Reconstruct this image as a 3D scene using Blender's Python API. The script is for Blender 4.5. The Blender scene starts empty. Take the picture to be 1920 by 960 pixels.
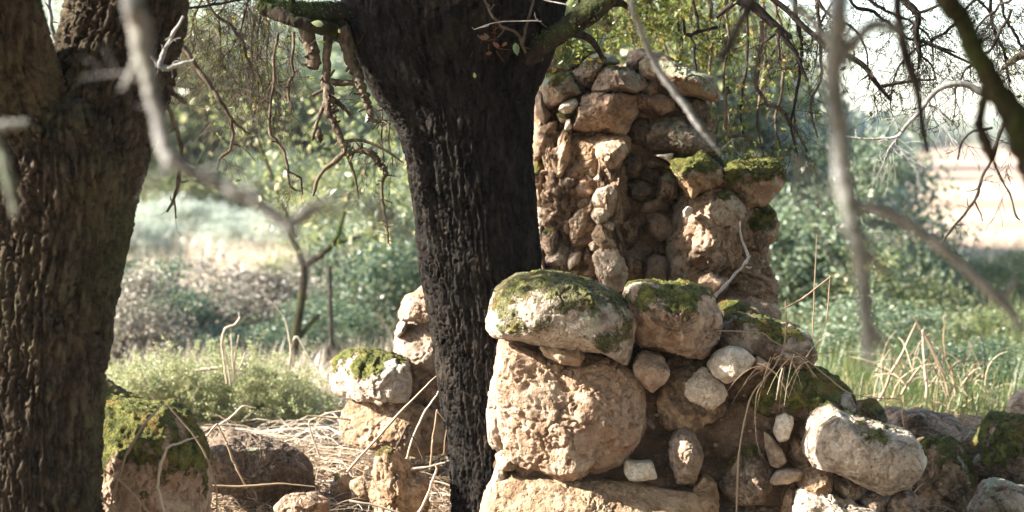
import bpy, bmesh, math, random
import numpy as np
from mathutils import Vector, Matrix

rng = np.random.RandomState(7)
SC = bpy.context.scene
COL = SC.collection

# ------------------------------------------------------------------ camera, sky, sun, exposure
CAM_Z = 1.5
F = 960.0 / math.tan(math.radians(14.0))          # focal length in photograph pixels
PITCH = math.atan2(225.0, F)
cam_d = bpy.data.cameras.new('camera')
cam_d.sensor_width = 36.0
cam_d.lens = 18.0 / math.tan(math.radians(14.0))
cam_d.clip_start = 0.05
cam_d.clip_end = 5000.0
cam_d.dof.use_dof = True
cam_d.dof.focus_distance = 8.0
cam_d.dof.aperture_fstop = 2.15
cam = bpy.data.objects.new('camera', cam_d)
COL.objects.link(cam)
cam.location = (0, 0, CAM_Z)
cam.rotation_euler = (math.radians(90) - PITCH, 0, 0)
SC.camera = cam

SUN_EL = math.radians(31.0)
SUN_AZ = math.radians(-96.5)                       # measured from +Y towards +X
SUN = Vector((math.sin(SUN_AZ) * math.cos(SUN_EL), math.cos(SUN_AZ) * math.cos(SUN_EL), math.sin(SUN_EL)))
wd = bpy.data.worlds.new('World')
SC.world = wd
wd.use_nodes = True
wn = wd.node_tree.nodes
bg = wn['Background']
sky = wn.new('ShaderNodeTexSky')
sky.sky_type = 'NISHITA'
sky.sun_disc = False
sky.sun_elevation = SUN_EL
sky.sun_rotation = SUN_AZ
sky.dust_density = 1.0
wd.node_tree.links.new(sky.outputs[0], bg.inputs[0])
bg.inputs[1].default_value = 0.10
sl = bpy.data.lights.new('sun', 'SUN')
sl.energy = 5.0
sl.angle = math.radians(0.5)
sl.color = (1.0, 0.935, 0.84)
so = bpy.data.objects.new('sun', sl)
COL.objects.link(so)
so.rotation_euler = (-SUN).to_track_quat('-Z', 'Y').to_euler()

SC.view_settings.view_transform = 'Standard'
SC.view_settings.look = 'None'
SC.view_settings.gamma = 1.0
SC.view_settings.exposure = 2.4
SC.cycles.max_bounces = 6
SC.cycles.transparent_max_bounces = 6
SC.cycles.use_denoising = True
SC.cycles.volume_bounces = 0
HAZE = 0.0005

# ------------------------------------------------------------------ helpers
cP, sP = math.cos(PITCH), math.sin(PITCH)
def at(px, py, Y):
    """the point of the place at depth Y that lies on the photograph's pixel"""
    a, b = (px - 960.0) / F, (480.0 - py) / F
    d = np.array([a, cP + b * sP, -sP + b * cP])
    d = d * (Y / d[1])
    return np.array([d[0], d[1], d[2] + CAM_Z])

def tag(o, label=None, cat=None, group=None, kind=None):
    if label: o['label'] = label
    if cat: o['category'] = cat
    if group: o['group'] = group
    if kind: o['kind'] = kind
    return o

def empty(name, loc, label=None, cat=None, group=None):
    o = bpy.data.objects.new(name, None)
    COL.objects.link(o)
    o.location = loc
    o.empty_display_size = 0.1
    return tag(o, label, cat, group)

def mesh(name, V, F_, mat, smooth=True, tone=None):
    V = np.asarray(V, dtype=np.float32); F_ = np.asarray(F_, dtype=np.int32)
    me = bpy.data.meshes.new(name)
    k = F_.shape[1]
    me.vertices.add(len(V)); me.vertices.foreach_set('co', V.ravel())
    me.loops.add(F_.size); me.loops.foreach_set('vertex_index', F_.ravel())
    me.polygons.add(len(F_))
    me.polygons.foreach_set('loop_start', np.arange(0, F_.size, k, dtype=np.int32))
    me.polygons.foreach_set('loop_total', np.full(len(F_), k, dtype=np.int32))
    me.polygons.foreach_set('use_smooth', np.full(len(F_), smooth, dtype=bool))
    if tone is not None:
        at_ = me.attributes.new('tone', 'FLOAT', 'POINT')
        at_.data.foreach_set('value', np.asarray(tone, dtype=np.float32))
    me.update(calc_edges=True)
    me.materials.append(mat)
    return me

def put(name, me, parent=None, loc=None):
    o = bpy.data.objects.new(name, me)
    COL.objects.link(o)
    if loc is not None: o.location = loc
    if parent is not None:
        o.parent = parent
        if loc is not None:
            o.location = Vector(loc) - Vector(world_loc(parent))
    return o

def world_loc(o):
    v = Vector(o.location)
    while o.parent is not None:
        o = o.parent; v += Vector(o.location)
    return v

# --- noise
_perm = np.random.RandomState(3).permutation(256)
_g = np.random.RandomState(4).normal(size=(256, 3)); _g /= np.linalg.norm(_g, axis=1)[:, None]
def perlin(P):
    P = np.asarray(P, dtype=np.float64)
    I = np.floor(P).astype(np.int64); f = P - I
    u = f * f * f * (f * (f * 6 - 15) + 10)
    res = 0
    for dx in (0, 1):
        wx = u[:, 0] if dx else 1 - u[:, 0]
        hx = _perm[(I[:, 0] + dx) & 255]
        for dy in (0, 1):
            wy = wx * (u[:, 1] if dy else 1 - u[:, 1])
            hy = _perm[(hx + I[:, 1] + dy) & 255]
            for dz in (0, 1):
                w = wy * (u[:, 2] if dz else 1 - u[:, 2])
                h = _perm[(hy + I[:, 2] + dz) & 255]
                gg = _g[h]
                res = res + w * (gg[:, 0] * (f[:, 0] - dx) + gg[:, 1] * (f[:, 1] - dy) + gg[:, 2] * (f[:, 2] - dz))
    return res * 1.5
def fbm(P, octv=4, gain=0.5, ridged=False):
    s, a, t = 0, 1.0, 0.0
    P = np.asarray(P, dtype=np.float64)
    for i in range(octv):
        n = perlin(P * (2.03 ** i) + i * 17.3)
        if ridged: n = 1 - 2 * np.abs(n)
        s = s + a * n; t += a; a *= gain
    return s / t
def smooth(a, b, x):
    t = np.clip((x - a) / (b - a), 0, 1)
    return t * t * (3 - 2 * t)

# ------------------------------------------------------------------ materials
class NB:
    def __init__(s, name):
        s.m = bpy.data.materials.new(name); s.m.use_nodes = True
        s.t = s.m.node_tree; s.n = s.t.nodes; s.n.clear()
        s.out = s.n.new('ShaderNodeOutputMaterial')
    def a(s, typ, ins=None, **props):
        nd = s.n.new('ShaderNode' + typ)
        for k, v in props.items(): setattr(nd, k, v)
        for k, v in (ins or {}).items():
            if isinstance(v, bpy.types.NodeSocket): s.t.links.new(v, nd.inputs[k])
            else: nd.inputs[k].default_value = v
        return nd
    def math(s, op, x, y=None, clamp=False):
        nd = s.n.new('ShaderNodeMath'); nd.operation = op; nd.use_clamp = clamp
        for i, v in enumerate((x, y)):
            if v is None: continue
            if isinstance(v, bpy.types.NodeSocket): s.t.links.new(v, nd.inputs[i])
            else: nd.inputs[i].default_value = v
        return nd.outputs[0]
    def mix(s, f, c1, c2):
        nd = s.n.new('ShaderNodeMix'); nd.data_type = 'RGBA'
        for i, v in ((0, f), (6, c1), (7, c2)):
            if isinstance(v, bpy.types.NodeSocket): s.t.links.new(v, nd.inputs[i])
            elif i == 0: nd.inputs[0].default_value = v
            else: nd.inputs[i].default_value = (*v, 1)
        return nd.outputs[2]
    def ramp(s, x, lo, hi, a=0.0, b=1.0):
        nd = s.n.new('ShaderNodeMapRange'); nd.interpolation_type = 'SMOOTHSTEP'
        s.t.links.new(x, nd.inputs[0])
        for i, v in ((1, lo), (2, hi), (3, a), (4, b)):
            if isinstance(v, bpy.types.NodeSocket): s.t.links.new(v, nd.inputs[i])
            else: nd.inputs[i].default_value = v
        return nd.outputs[0]
    def noise(s, vec, scale, detail=5, rough=0.55, dist=0.0):
        return s.a('TexNoise', {'Vector': vec, 'Scale': scale, 'Detail': detail, 'Roughness': rough, 'Distortion': dist}).outputs[0]
    def done(s, col, rough, bump=None, dist=0.01, strength=1.0, spec=0.25, trans=None, tcol=None):
        b = s.a('BsdfPrincipled', {'Roughness': rough})
        b.inputs['Specular IOR Level'].default_value = spec
        if isinstance(col, bpy.types.NodeSocket): s.t.links.new(col, b.inputs['Base Color'])
        else: b.inputs['Base Color'].default_value = (*col, 1)
        if bump is not None:
            bp = s.a('Bump', {'Height': bump, 'Distance': dist, 'Strength': strength})
            s.t.links.new(bp.outputs[0], b.inputs['Normal'])
        sh = b.outputs[0]
        if trans:
            tl = s.a('BsdfTranslucent')
            if isinstance(tcol, bpy.types.NodeSocket): s.t.links.new(tcol, tl.inputs[0])
            mx = s.a('MixShader', {0: trans}); s.t.links.new(sh, mx.inputs[1]); s.t.links.new(tl.outputs[0], mx.inputs[2]); sh = mx.outputs[0]
        s.t.links.new(sh, s.out.inputs[0])
        return s.m

def mat_stone():
    N = NB('limestone')
    tc = N.a('TexCoord').outputs['Object']
    oi = N.a('ObjectInfo')
    off = N.a('VectorMath', {0: tc, 1: N.a('CombineXYZ', {0: N.math('MULTIPLY', oi.outputs['Random'], 37.0), 1: N.math('MULTIPLY', oi.outputs['Random'], 91.0), 2: 0.0}).outputs[0]}, operation='ADD').outputs[0]
    tint = N.a('Attribute', attribute_type='OBJECT', attribute_name='tint').outputs['Fac']
    dirt = N.a('Attribute', attribute_type='OBJECT', attribute_name='dirt').outputs['Fac']
    lich = N.a('Attribute', attribute_type='OBJECT', attribute_name='lichen').outputs['Fac']
    n1 = N.noise(off, 5.0, 6, 0.6, 0.3)
    n2 = N.noise(off, 16.0, 6, 0.65, 0.4)
    n3 = N.noise(off, 55.0, 4, 0.6)
    n4 = N.noise(off, 150.0, 3, 0.6)
    base = N.mix(N.ramp(n2, 0.35, 0.66), (0.215, 0.138, 0.090), (0.45, 0.340, 0.242))
    base = N.mix(N.ramp(n1, 0.45, 0.62, 0.0, 0.5), base, (0.35, 0.215, 0.14))
    rv = oi.outputs['Random']
    base = N.mix(N.ramp(rv, 0.6, 0.95, 0.0, 0.5), base, N.mix(N.ramp(n2, 0.35, 0.65), (0.16, 0.14, 0.115), (0.38, 0.335, 0.28)))
    base = N.mix(N.ramp(rv, 0.35, 0.05, 0.0, 0.5), base, N.mix(N.ramp(n2, 0.35, 0.65), (0.19, 0.115, 0.055), (0.42, 0.28, 0.15)))
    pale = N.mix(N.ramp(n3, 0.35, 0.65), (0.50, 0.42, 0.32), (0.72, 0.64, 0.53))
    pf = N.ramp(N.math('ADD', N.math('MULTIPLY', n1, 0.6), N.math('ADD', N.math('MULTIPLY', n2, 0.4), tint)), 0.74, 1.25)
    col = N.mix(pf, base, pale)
    # grime: blotches of dark soil and black lichen; painted shade on the straw rock
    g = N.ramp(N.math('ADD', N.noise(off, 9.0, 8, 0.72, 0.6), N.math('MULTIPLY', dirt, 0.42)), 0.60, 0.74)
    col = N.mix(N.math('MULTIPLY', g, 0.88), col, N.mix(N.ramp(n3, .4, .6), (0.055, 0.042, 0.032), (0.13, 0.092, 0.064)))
    # fine speckle
    sp = N.ramp(n4, 0.60, 0.70)
    col = N.mix(N.math('MULTIPLY', sp, 0.45), col, (0.10, 0.075, 0.055))
    sp2 = N.ramp(n3, 0.62, 0.72)
    col = N.mix(N.math('MULTIPLY', sp2, 0.35), col, (0.68, 0.58, 0.46))
    # grey-green lichen, mostly on top
    geo = N.a('NewGeometry')
    nz = N.a('SeparateXYZ', {0: geo.outputs['Normal']}).outputs[2]
    lf = N.ramp(N.math('ADD', N.noise(off, 12.0, 8, 0.7, 0.8), N.math('ADD', N.math('MULTIPLY', nz, 0.12), N.math('MULTIPLY', lich, 0.5))), 0.72, 0.84)
    col = N.mix(N.math('MULTIPLY', lf, 0.8), col, N.mix(N.ramp(n4, .35, .65), (0.155, 0.175, 0.095), (0.40, 0.42, 0.30)))
    # moss cushions
    mk = N.a('Attribute', attribute_type='GEOMETRY', attribute_name='tone').outputs['Fac']
    mf = N.ramp(N.math('ADD', mk, N.math('MULTIPLY', N.math('SUBTRACT', N.math('ADD', N.math('MULTIPLY', n4, 0.5), N.math('MULTIPLY', n2, 0.5)), 0.5), 1.7)), 0.18, 0.66)
    mc = N.mix(N.ramp(N.noise(off, 22.0, 6, 0.65), 0.36, 0.64), (0.055, 0.066, 0.018), (0.205, 0.200, 0.055))
    mc = N.mix(N.ramp(N.noise(off, 8.0, 4, 0.6), 0.50, 0.68, 0, 0.7), mc, (0.20, 0.115, 0.03))
    mc = N.mix(N.ramp(n4, 0.5, 0.72, 0, 0.6), mc, (0.02, 0.03, 0.006))
    col = N.mix(mf, col, mc)
    h = N.math('ADD', N.math('MULTIPLY', n3, 0.7), N.math('ADD', N.math('MULTIPLY', n4, 0.45), N.math('MULTIPLY', n2, 0.8)))
    vo = N.a('TexVoronoi', {'Vector': off, 'Scale': 42.0}).outputs[0]
    h = N.math('SUBTRACT', h, N.math('MULTIPLY', N.ramp(vo, 0.28, 0.05), 0.5))
    h = N.math('ADD', h, N.math('MULTIPLY', mf, N.math('MULTIPLY', n4, 1.6)))
    return N.done(col, 0.93, h, 0.011, 1.0, 0.15)

def mat_soil(name='packed_soil', c1=(0.075, 0.052, 0.038), c2=(0.21, 0.145, 0.10), pebble=True):
    N = NB(name)
    tc = N.a('TexCoord').outputs['Object']
    n1 = N.noise(tc, 6.0, 8, 0.65, 0.3); n2 = N.noise(tc, 40.0, 6, 0.65); n3 = N.noise(tc, 140.0, 3, 0.6)
    col = N.mix(N.ramp(n1, 0.35, 0.65), c1, c2)
    col = N.mix(N.ramp(n2, 0.52, 0.7, 0, 0.6), col, (c2[0] * 1.5, c2[1] * 1.5, c2[2] * 1.5))
    col = N.mix(N.ramp(n3, 0.55, 0.68, 0, 0.5), col, (c1[0] * .6, c1[1] * .6, c1[2] * .6))
    return N.done(col, 0.97, N.math('ADD', n2, N.math('MULTIPLY', n3, 0.6)), 0.014, 1.0, 0.1)

def mat_bark(name, dark, light, moss=0.0, mosscol=(0.07, 0.10, 0.03)):
    N = NB(name)
    tc = N.a('TexCoord').outputs['Object']
    mp = N.a('Mapping', {'Vector': tc, 'Scale': (1, 1, 0.45)}).outputs[0]
    n1 = N.noise(mp, 26.0, 7, 0.7, 0.6); n2 = N.noise(mp, 90.0, 5, 0.65); n0 = N.noise(tc, 2.2, 4, 0.6)
    col = N.mix(N.ramp(n1, 0.34, 0.68), dark, light)
    col = N.mix(N.ramp(n2, 0.55, 0.75, 0, 0.5), col, tuple(c * 1.7 for c in light))
    col = N.mix(N.ramp(N.noise(tc, 4.5, 6, 0.65, 0.5), 0.50, 0.66, 0, 0.5), col, N.mix(N.ramp(n1, 0.3, 0.7), light, tuple(min(1, c * k_) for c, k_ in zip(light, (2.1, 1.85, 1.6)))))
    if moss > 0:
        col = N.mix(N.math('MULTIPLY', N.ramp(N.math('ADD', N.math('MULTIPLY', n0, 0.7), N.math('MULTIPLY', n1, 0.3)), 0.62 - moss * 0.3, 0.8 - moss * 0.3), 0.8), col,
                    N.mix(N.ramp(n2, 0.35, 0.65), tuple(c * 0.55 for c in mosscol), mosscol))
    return N.done(col, 0.9, N.math('ADD', n1, N.math('MULTIPLY', n2, 0.6)), 0.008, 1.0, 0.02)

def mat_leaf(name, c1, c2, c3=None, trans=0.4):
    N = NB(name)
    t = N.a('Attribute', attribute_type='GEOMETRY', attribute_name='tone').outputs['Fac']
    col = N.mix(N.ramp(t, 0.1, 0.75), c1, c2)
    if c3: col = N.mix(N.ramp(t, 0.86, 0.93), col, c3)
    tcol = N.mix(0.3, col, N.mix(0.5, col, (0.35, 0.36, 0.08)))
    return N.done(col, 0.38, spec=0.5, trans=trans, tcol=tcol)

M_STONE = mat_stone()
M_SOIL = mat_soil()
M_MORTAR = mat_soil('crumbly_mortar', (0.15, 0.10, 0.066), (0.38, 0.265, 0.175))
M_BURNT = mat_bark('blackened_bark', (0.0045, 0.0042, 0.004), (0.030, 0.026, 0.0225))
M_BARK = mat_bark('ridged_bark', (0.018, 0.014, 0.010), (0.085, 0.066, 0.047), 0.50, (0.085, 0.10, 0.045))
M_BRANCH = mat_bark('branch_bark', (0.040, 0.030, 0.022), (0.17, 0.135, 0.10), 0.30, (0.09, 0.10, 0.03))
M_DARKBR = mat_bark('dark_branch_bark', (0.018, 0.015, 0.014), (0.06, 0.05, 0.043), 0.15, (0.05, 0.07, 0.03))
M_MOSSBR = mat_bark('mossy_branch_bark', (0.014, 0.011, 0.009), (0.06, 0.047, 0.035), 0.62, (0.050, 0.082, 0.018))
M_GREYBR = mat_bark('pale_branch_bark', (0.145, 0.14, 0.135), (0.38, 0.37, 0.36), 0.60, (0.09, 0.13, 0.065))
M_WHITETW = mat_bark('bleached_twig', (0.42, 0.36, 0.32), (0.66, 0.60, 0.54))
M_STRAW = mat_leaf('dry_straw', (0.22, 0.145, 0.085), (0.52, 0.41, 0.27), (0.13, 0.075, 0.04), 0.15)
M_PALESTRAW = mat_leaf('bleached_straw', (0.42, 0.34, 0.25), (0.66, 0.57, 0.45), (0.24, 0.16, 0.10), 0.2)

# ------------------------------------------------------------------ stones
_ico = {}
def ico(l):
    if l not in _ico:
        bm = bmesh.new(); bmesh.ops.create_icosphere(bm, subdivisions=l, radius=1.0)
        V = np.array([v.co[:] for v in bm.verts]); Fc = np.array([[v.index for v in f.verts] for f in bm.faces])
        bm.free(); _ico[l] = (V, Fc)
    return _ico[l]

def radial(poly, k=360):
    """distance from the centroid to a rounded outline, per angle"""
    P = np.asarray(poly, float)
    x, z = P[:, 0], P[:, 1]; x2, z2 = np.roll(x, -1), np.roll(z, -1)
    cr = x * z2 - x2 * z; A = cr.sum() / 2
    c = np.array([((x + x2) * cr).sum(), ((z + z2) * cr).sum()]) / (6 * A)
    Q = P - c
    for _ in range(2):
        n = np.roll(Q, -1, axis=0)
        Q = np.stack([0.88 * Q + 0.12 * n, 0.12 * Q + 0.88 * n], 1).reshape(-1, 2)
    th = np.linspace(-math.pi, math.pi, k, endpoint=False)
    d = np.stack([np.cos(th), np.sin(th)], 1)
    a = Q; b = np.roll(Q, -1, axis=0); e = b - a
    den = d[:, None, 0] * e[None, :, 1] - d[:, None, 1] * e[None, :, 0]
    den = np.where(np.abs(den) < 1e-12, 1e-12, den)
    t = (a[None, :, 0] * e[None, :, 1] - a[None, :, 1] * e[None, :, 0]) / den
    s = (a[None, :, 0] * d[:, None, 1] - a[None, :, 1] * d[:, None, 0]) / den
    ok = (t > 0) & (s >= -1e-6) & (s <= 1 + 1e-6)
    R = np.where(ok, t, 0).max(1)
    R[R <= 0] = np.median(R)
    return c, R, abs(A)

_seed = [100]
def stone(parent, px, Y, depth=None, n=3.0, tint=0.2, moss=0.0, dirt=0.2, lichen=0.1, rough=1.0, chops=6, scale=1.07, name='stone', mat=None, label=None, lvl=None, lean=0.0, yaw=0.0, thin=0.6):
    """a stone with the given outline (photograph pixels) standing at depth Y"""
    _seed[0] += 1
    r_ = np.random.RandomState(_seed[0])
    pts = np.array([at(x, y, Y) for x, y in px])
    c, R, A = radial(pts[:, [0, 2]])
    R = R * scale
    r = math.sqrt(A / math.pi)
    if depth is None: depth = r * 0.85
    if lvl is None: lvl = 7 if r > 0.17 else 6 if r > 0.065 else 5 if r > 0.022 else 4
    U, Fc = ico(lvl)
    rho = np.hypot(U[:, 0], U[:, 2])
    t = (rho ** n + np.abs(U[:, 1]) ** n) ** (-1.0 / n)
    Q = U * t[:, None]
    for _ in range(chops):
        nn = np.array([r_.uniform(-0.9, 0.9), -1.0, r_.uniform(-0.7, 1.0)]); nn /= np.linalg.norm(nn)
        o = r_.uniform(0.66, 0.95)
        d = Q @ nn - o
        Q = Q - np.where(d > 0, d * 0.82, 0)[:, None] * nn
    for _ in range(chops * 2):
        nn = r_.normal(size=3); nn[1] = -abs(nn[1]); nn /= np.linalg.norm(nn)
        d = Q @ nn; d = d - d.max() * r_.uniform(0.86, 0.97)
        Q = Q - np.where(d > 0, d * 0.95, 0)[:, None] * nn
    th = np.arctan2(U[:, 2], U[:, 0])
    k = len(R)
    f = (th + math.pi) / (2 * math.pi) * k
    i0 = np.floor(f).astype(int) % k; i1 = (i0 + 1) % k; w = f - np.floor(f)
    Rt = R[i0] * (1 - w) + R[i1] * w
    # keep the outline where the silhouette is, blend to the mean at the front pole
    V = np.stack([Q[:, 0] * Rt, Q[:, 1] * depth, Q[:, 2] * Rt], 1)
    V[:, 1] += lean * V[:, 2] - yaw * V[:, 0]
    N_ = np.stack([Q[:, 0] / np.maximum(Rt, 1e-4), Q[:, 1] / depth, Q[:, 2] / np.maximum(Rt, 1e-4)], 1)
    N_ /= np.linalg.norm(N_, axis=1)[:, None] + 1e-9
    so_ = r_.uniform(-50, 50, 3)
    rr = min(1.0, r / 0.12)
    disp = r * 0.085 * rough * fbm(V / (r * 0.85) + so_, 3)
    disp += 0.015 * rr * rough * fbm(V / 0.075 + so_, 5, 0.6)
    disp -= 0.009 * rr * rough * np.abs(fbm(V / 0.05 + so_ + 9, 3, 0.55))
    disp -= 0.011 * rr * rough * smooth(0.07, 0.0, np.abs(fbm(V / 0.16 + so_ + 120, 4, 0.6)))
    pit = fbm(V / 0.022 + so_ + 30, 2)
    disp -= 0.007 * rr * rough * smooth(0.18, 0.5, pit)
    disp += 0.0045 * rr * rough * fbm(V / 0.016 + so_ + 60, 3, 0.6)
    V = V + N_ * disp[:, None]
    mm = N_[:, 2] * 0.46 + 0.95 * fbm(V / 0.13 + so_ + 80, 6, 0.66) + moss - 0.06
    msk = smooth(0.62, 0.86, mm)
    cush = fbm(V / 0.035 + so_ + 90, 3, 0.6)
    V = V + (N_ + np.array([0, 0, .4])) * (msk * thin * (0.003 + 0.010 * rr * smooth(-0.3, 0.5, cush) + 0.004 * fbm(V / 0.010 + so_, 2)))[:, None]
    loc = np.array([c[0], Y, c[1]])
    o = put(name, mesh(name, V, Fc, mat or M_STONE, tone=np.clip(msk * (0.35 + 0.65 * thin) , 0, 1)), parent, loc)
    o['tint'] = float(tint); o['moss'] = float(moss); o['dirt'] = float(dirt); o['lichen'] = float(lichen)
    if label: o['label'] = label
    return o

# ------------------------------------------------------------------ trunks with modelled bark
def worley(u, v, period, seed):
    """2D cellular noise, periodic in u; returns F1, F2"""
    iu = np.floor(u).astype(int); iv = np.floor(v).astype(int)
    r_ = np.random.RandomState(seed); tab = r_.rand(4096, 2); pm = r_.permutation(4096)
    f1 = np.full(u.shape, 9.0); f2 = np.full(u.shape, 9.0)
    for du in (-1, 0, 1):
        for dv in (-1, 0, 1):
            cu = iu + du; cv = iv + dv
            h = pm[(pm[(cu % period) & 4095] + cv) & 4095]
            d = np.hypot(cu + tab[h, 0] - u, cv + tab[h, 1] - v)
            f2 = np.where(d < f1, f1, np.minimum(f2, d)); f1 = np.minimum(f1, d)
    return f1, f2

def crspline(P, k):
    """Catmull-Rom through the rows of P, k samples per span"""
    P = np.asarray(P, float)
    E = np.vstack([2 * P[0] - P[1], P, 2 * P[-1] - P[-2]])
    out = []
    for i in range(1, len(E) - 2):
        p0, p1, p2, p3 = E[i - 1], E[i], E[i + 1], E[i + 2]
        for t in np.linspace(0, 1, k, endpoint=False):
            out.append(0.5 * ((2 * p1) + (-p0 + p2) * t + (2 * p0 - 5 * p1 + 4 * p2 - p3) * t * t + (-p0 + 3 * p1 - 3 * p2 + p3) * t ** 3))
    out.append(E[-2])
    return np.array(out)

def trunk(name, parent, rows, mat, cu=0.022, cv=0.055, amp=0.013, nseg=360, dv=0.006, seed=1, squash=0.9, lump=0.02):
    """rows: (px centre, py, px width, Y) from the foot upwards"""
    P = np.array([np.append(at(x, y, Y), w * Y / F / 2) for x, y, w, Y in rows])
    S = crspline(P, 40)
    seg = np.r_[0, np.cumsum(np.linalg.norm(np.diff(S[:, :3], axis=0), axis=1))]
    m = int(seg[-1] / dv) + 2
    L = np.linspace(0, seg[-1], m)
    S = np.stack([np.interp(L, seg, S[:, j]) for j in range(4)], 1)
    T = np.gradient(S[:, :3], axis=0); T /= np.linalg.norm(T, axis=1)[:, None]
    X = np.cross(np.array([0, 1.0, 0]), T); X /= np.linalg.norm(X, axis=1)[:, None]
    Yv = np.cross(T, X)
    th = np.linspace(0, 2 * math.pi, nseg, endpoint=False)
    ca, sa = np.cos(th), np.sin(th)
    rad = S[:, 3]
    D = X[:, None, :] * ca[None, :, None] + Yv[:, None, :] * (sa[None, :, None] * squash)
    B = S[:, None, :3] + D * rad[:, None, None]
    pts = B.reshape(-1, 3)
    big = fbm(pts * 2.2 + seed * 3.1, 3) * lump
    rmean = float(rad.mean()); circ = 2 * math.pi * rmean
    period = max(6, int(circ / cu))
    uu = np.repeat((th / (2 * math.pi) * period)[None, :], m, 0).ravel()
    vv = np.repeat((L / cv)[:, None], nseg, 1).ravel()
    w0 = fbm(pts * np.array([9, 9, 7]) + seed, 3); w1 = fbm(pts * np.array([26, 26, 18]) + seed + 20, 3); w2 = fbm(pts * 16 + seed + 40, 3)
    fine = fbm(pts * np.array([70, 70, 42]) + seed, 4, 0.65)
    f1, f2 = worley(uu + 1.9 * w0 + 0.9 * w1, vv + 1.2 * w2, period, seed)
    plate = smooth(0.0, 0.22, f2 - f1 + 0.12 * fine)
    g1, g2 = worley(uu * 2 + 1.5 * w1 + 2 * w0, vv * 2.9 + 1.1 * w2, period * 2, seed + 5)
    furrow = np.abs(fbm(np.stack([np.cos(uu / period * 2 * math.pi) * rmean * 34, np.sin(uu / period * 2 * math.pi) * rmean * 34, vv * cv * 4.2], 1) + 0.35 * np.stack([w1, w2, w0], 1) + seed * 7.7, 3))
    h = amp * (0.75 * (plate - 0.6) + 0.22 * (smooth(0.0, 0.2, g2 - g1 + 0.1 * fine) - 0.6) + 1.25 * (smooth(0.0, 0.20, furrow) - 0.7) + 0.20 * fine + 0.3 * w1 + 0.45 * w2) + big
    Dn = D / np.linalg.norm(D, axis=2)[:, :, None]
    V = (B + Dn * h.reshape(m, nseg)[:, :, None]).reshape(-1, 3)
    j = np.arange(nseg); jn = (j + 1) % nseg
    i = np.arange(m - 1)[:, None] * nseg
    Fq = np.stack([i + j, i + jn, i + nseg + jn, i + nseg + j], 2).reshape(-1, 4)
    base = world_loc(parent)
    o = put(name, mesh(name, V - np.array(base), Fq, mat), parent)
    return o

# ------------------------------------------------------------------ branches
def cloud(r_, n, rad, clumps, spread, hollow=.35, zmin=-.8):
    c = r_.normal(size=(clumps, 3)); c /= np.linalg.norm(c, axis=1)[:, None]
    c *= r_.uniform(hollow, 1, clumps)[:, None]
    w = r_.dirichlet(np.ones(clumps) * 1.6)
    i = r_.choice(clumps, n, p=w)
    P = (c[i] + r_.normal(size=(n, 3)) * spread) * np.array(rad)
    return P[P[:, 2] > zmin * rad[2]]
class Tubes:
    def __init__(s): s.V = []; s.F = []; s.T = []; s.n = 0
    def add(s, P, R, sides=6, tone=None):
        P = np.asarray(P, float); R = np.asarray(R, float)
        T = np.gradient(P, axis=0); T /= np.linalg.norm(T, axis=1)[:, None] + 1e-9
        ref = np.array([0.31, 0.9, 0.2])
        X = np.cross(ref, T); X /= np.linalg.norm(X, axis=1)[:, None] + 1e-9
        Yv = np.cross(T, X)
        th = np.linspace(0, 2 * math.pi, sides, endpoint=False)
        ring = P[:, None, :] + R[:, None, None] * (X[:, None, :] * np.cos(th)[None, :, None] + Yv[:, None, :] * np.sin(th)[None, :, None])
        m = len(P)
        if R.mean() > .009 and sides >= 8:
            d = (ring - P[:, None, :]).reshape(-1, 3); q = ring.reshape(-1, 3); rm = float(R.mean())
            q = q + d * (0.18 * fbm(q / (rm * 2.2), 3) + 0.22 * fbm(q / (rm * .7), 4, .6))[:, None]
            ring = q.reshape(m, sides, 3)
        j = np.arange(sides); jn = (j + 1) % sides
        i = np.arange(m - 1)[:, None] * sides
        Fq = np.stack([i + j, i + jn, i + sides + jn, i + sides + j], 2).reshape(-1, 4) + s.n
        s.V.append(ring.reshape(-1, 3)); s.F.append(Fq)
        s.T.append(np.full(m * sides, rng.rand() if tone is None else tone))
        s.n += m * sides
    def build(s, name, mat, parent=None, base=None):
        if not s.V: return None
        V = np.vstack(s.V); 
        if parent is not None: V = V - np.array(world_loc(parent))
        elif base is not None: V = V - np.array(base)
        o = put(name, mesh(name, V, np.vstack(s.F), mat, tone=np.concatenate(s.T)), parent)
        if parent is None and base is not None: o.location = base
        return o

def pathpx(rows, k=6, kink=0.0, seed=0):
    if rows[0][2] * rows[0][3] / F > .04: k = max(k, 22)
    """rows: (px, py, px width, Y) -> smooth path and radii with a crooked outline"""
    P = np.array([np.append(at(x, y, Y), w * Y / F / 2) for x, y, w, Y in rows])
    S = crspline(P, k)
    r_ = np.random.RandomState(seed + len(rows) * 13 + int(abs(rows[0][0])) * 7 + int(abs(rows[0][1])))
    j = r_.normal(size=(len(S), 3)); j = (j + np.roll(j, 1, 0)) / 2
    if S[0, 3] > .012:
        for _ in range(4): j = (j + np.roll(j, 1, 0) + np.roll(j, -1, 0)) / 2.75
    S[:, :3] += j * S[:, 3:4] * kink
    R = np.maximum(S[:, 3], 0.0006) * (1 + (0.12 if S[0, 3] < .012 else 0.012) * r_.normal(size=len(S)).clip(-1.5, 1.5))
    return S[:, :3], R

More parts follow.
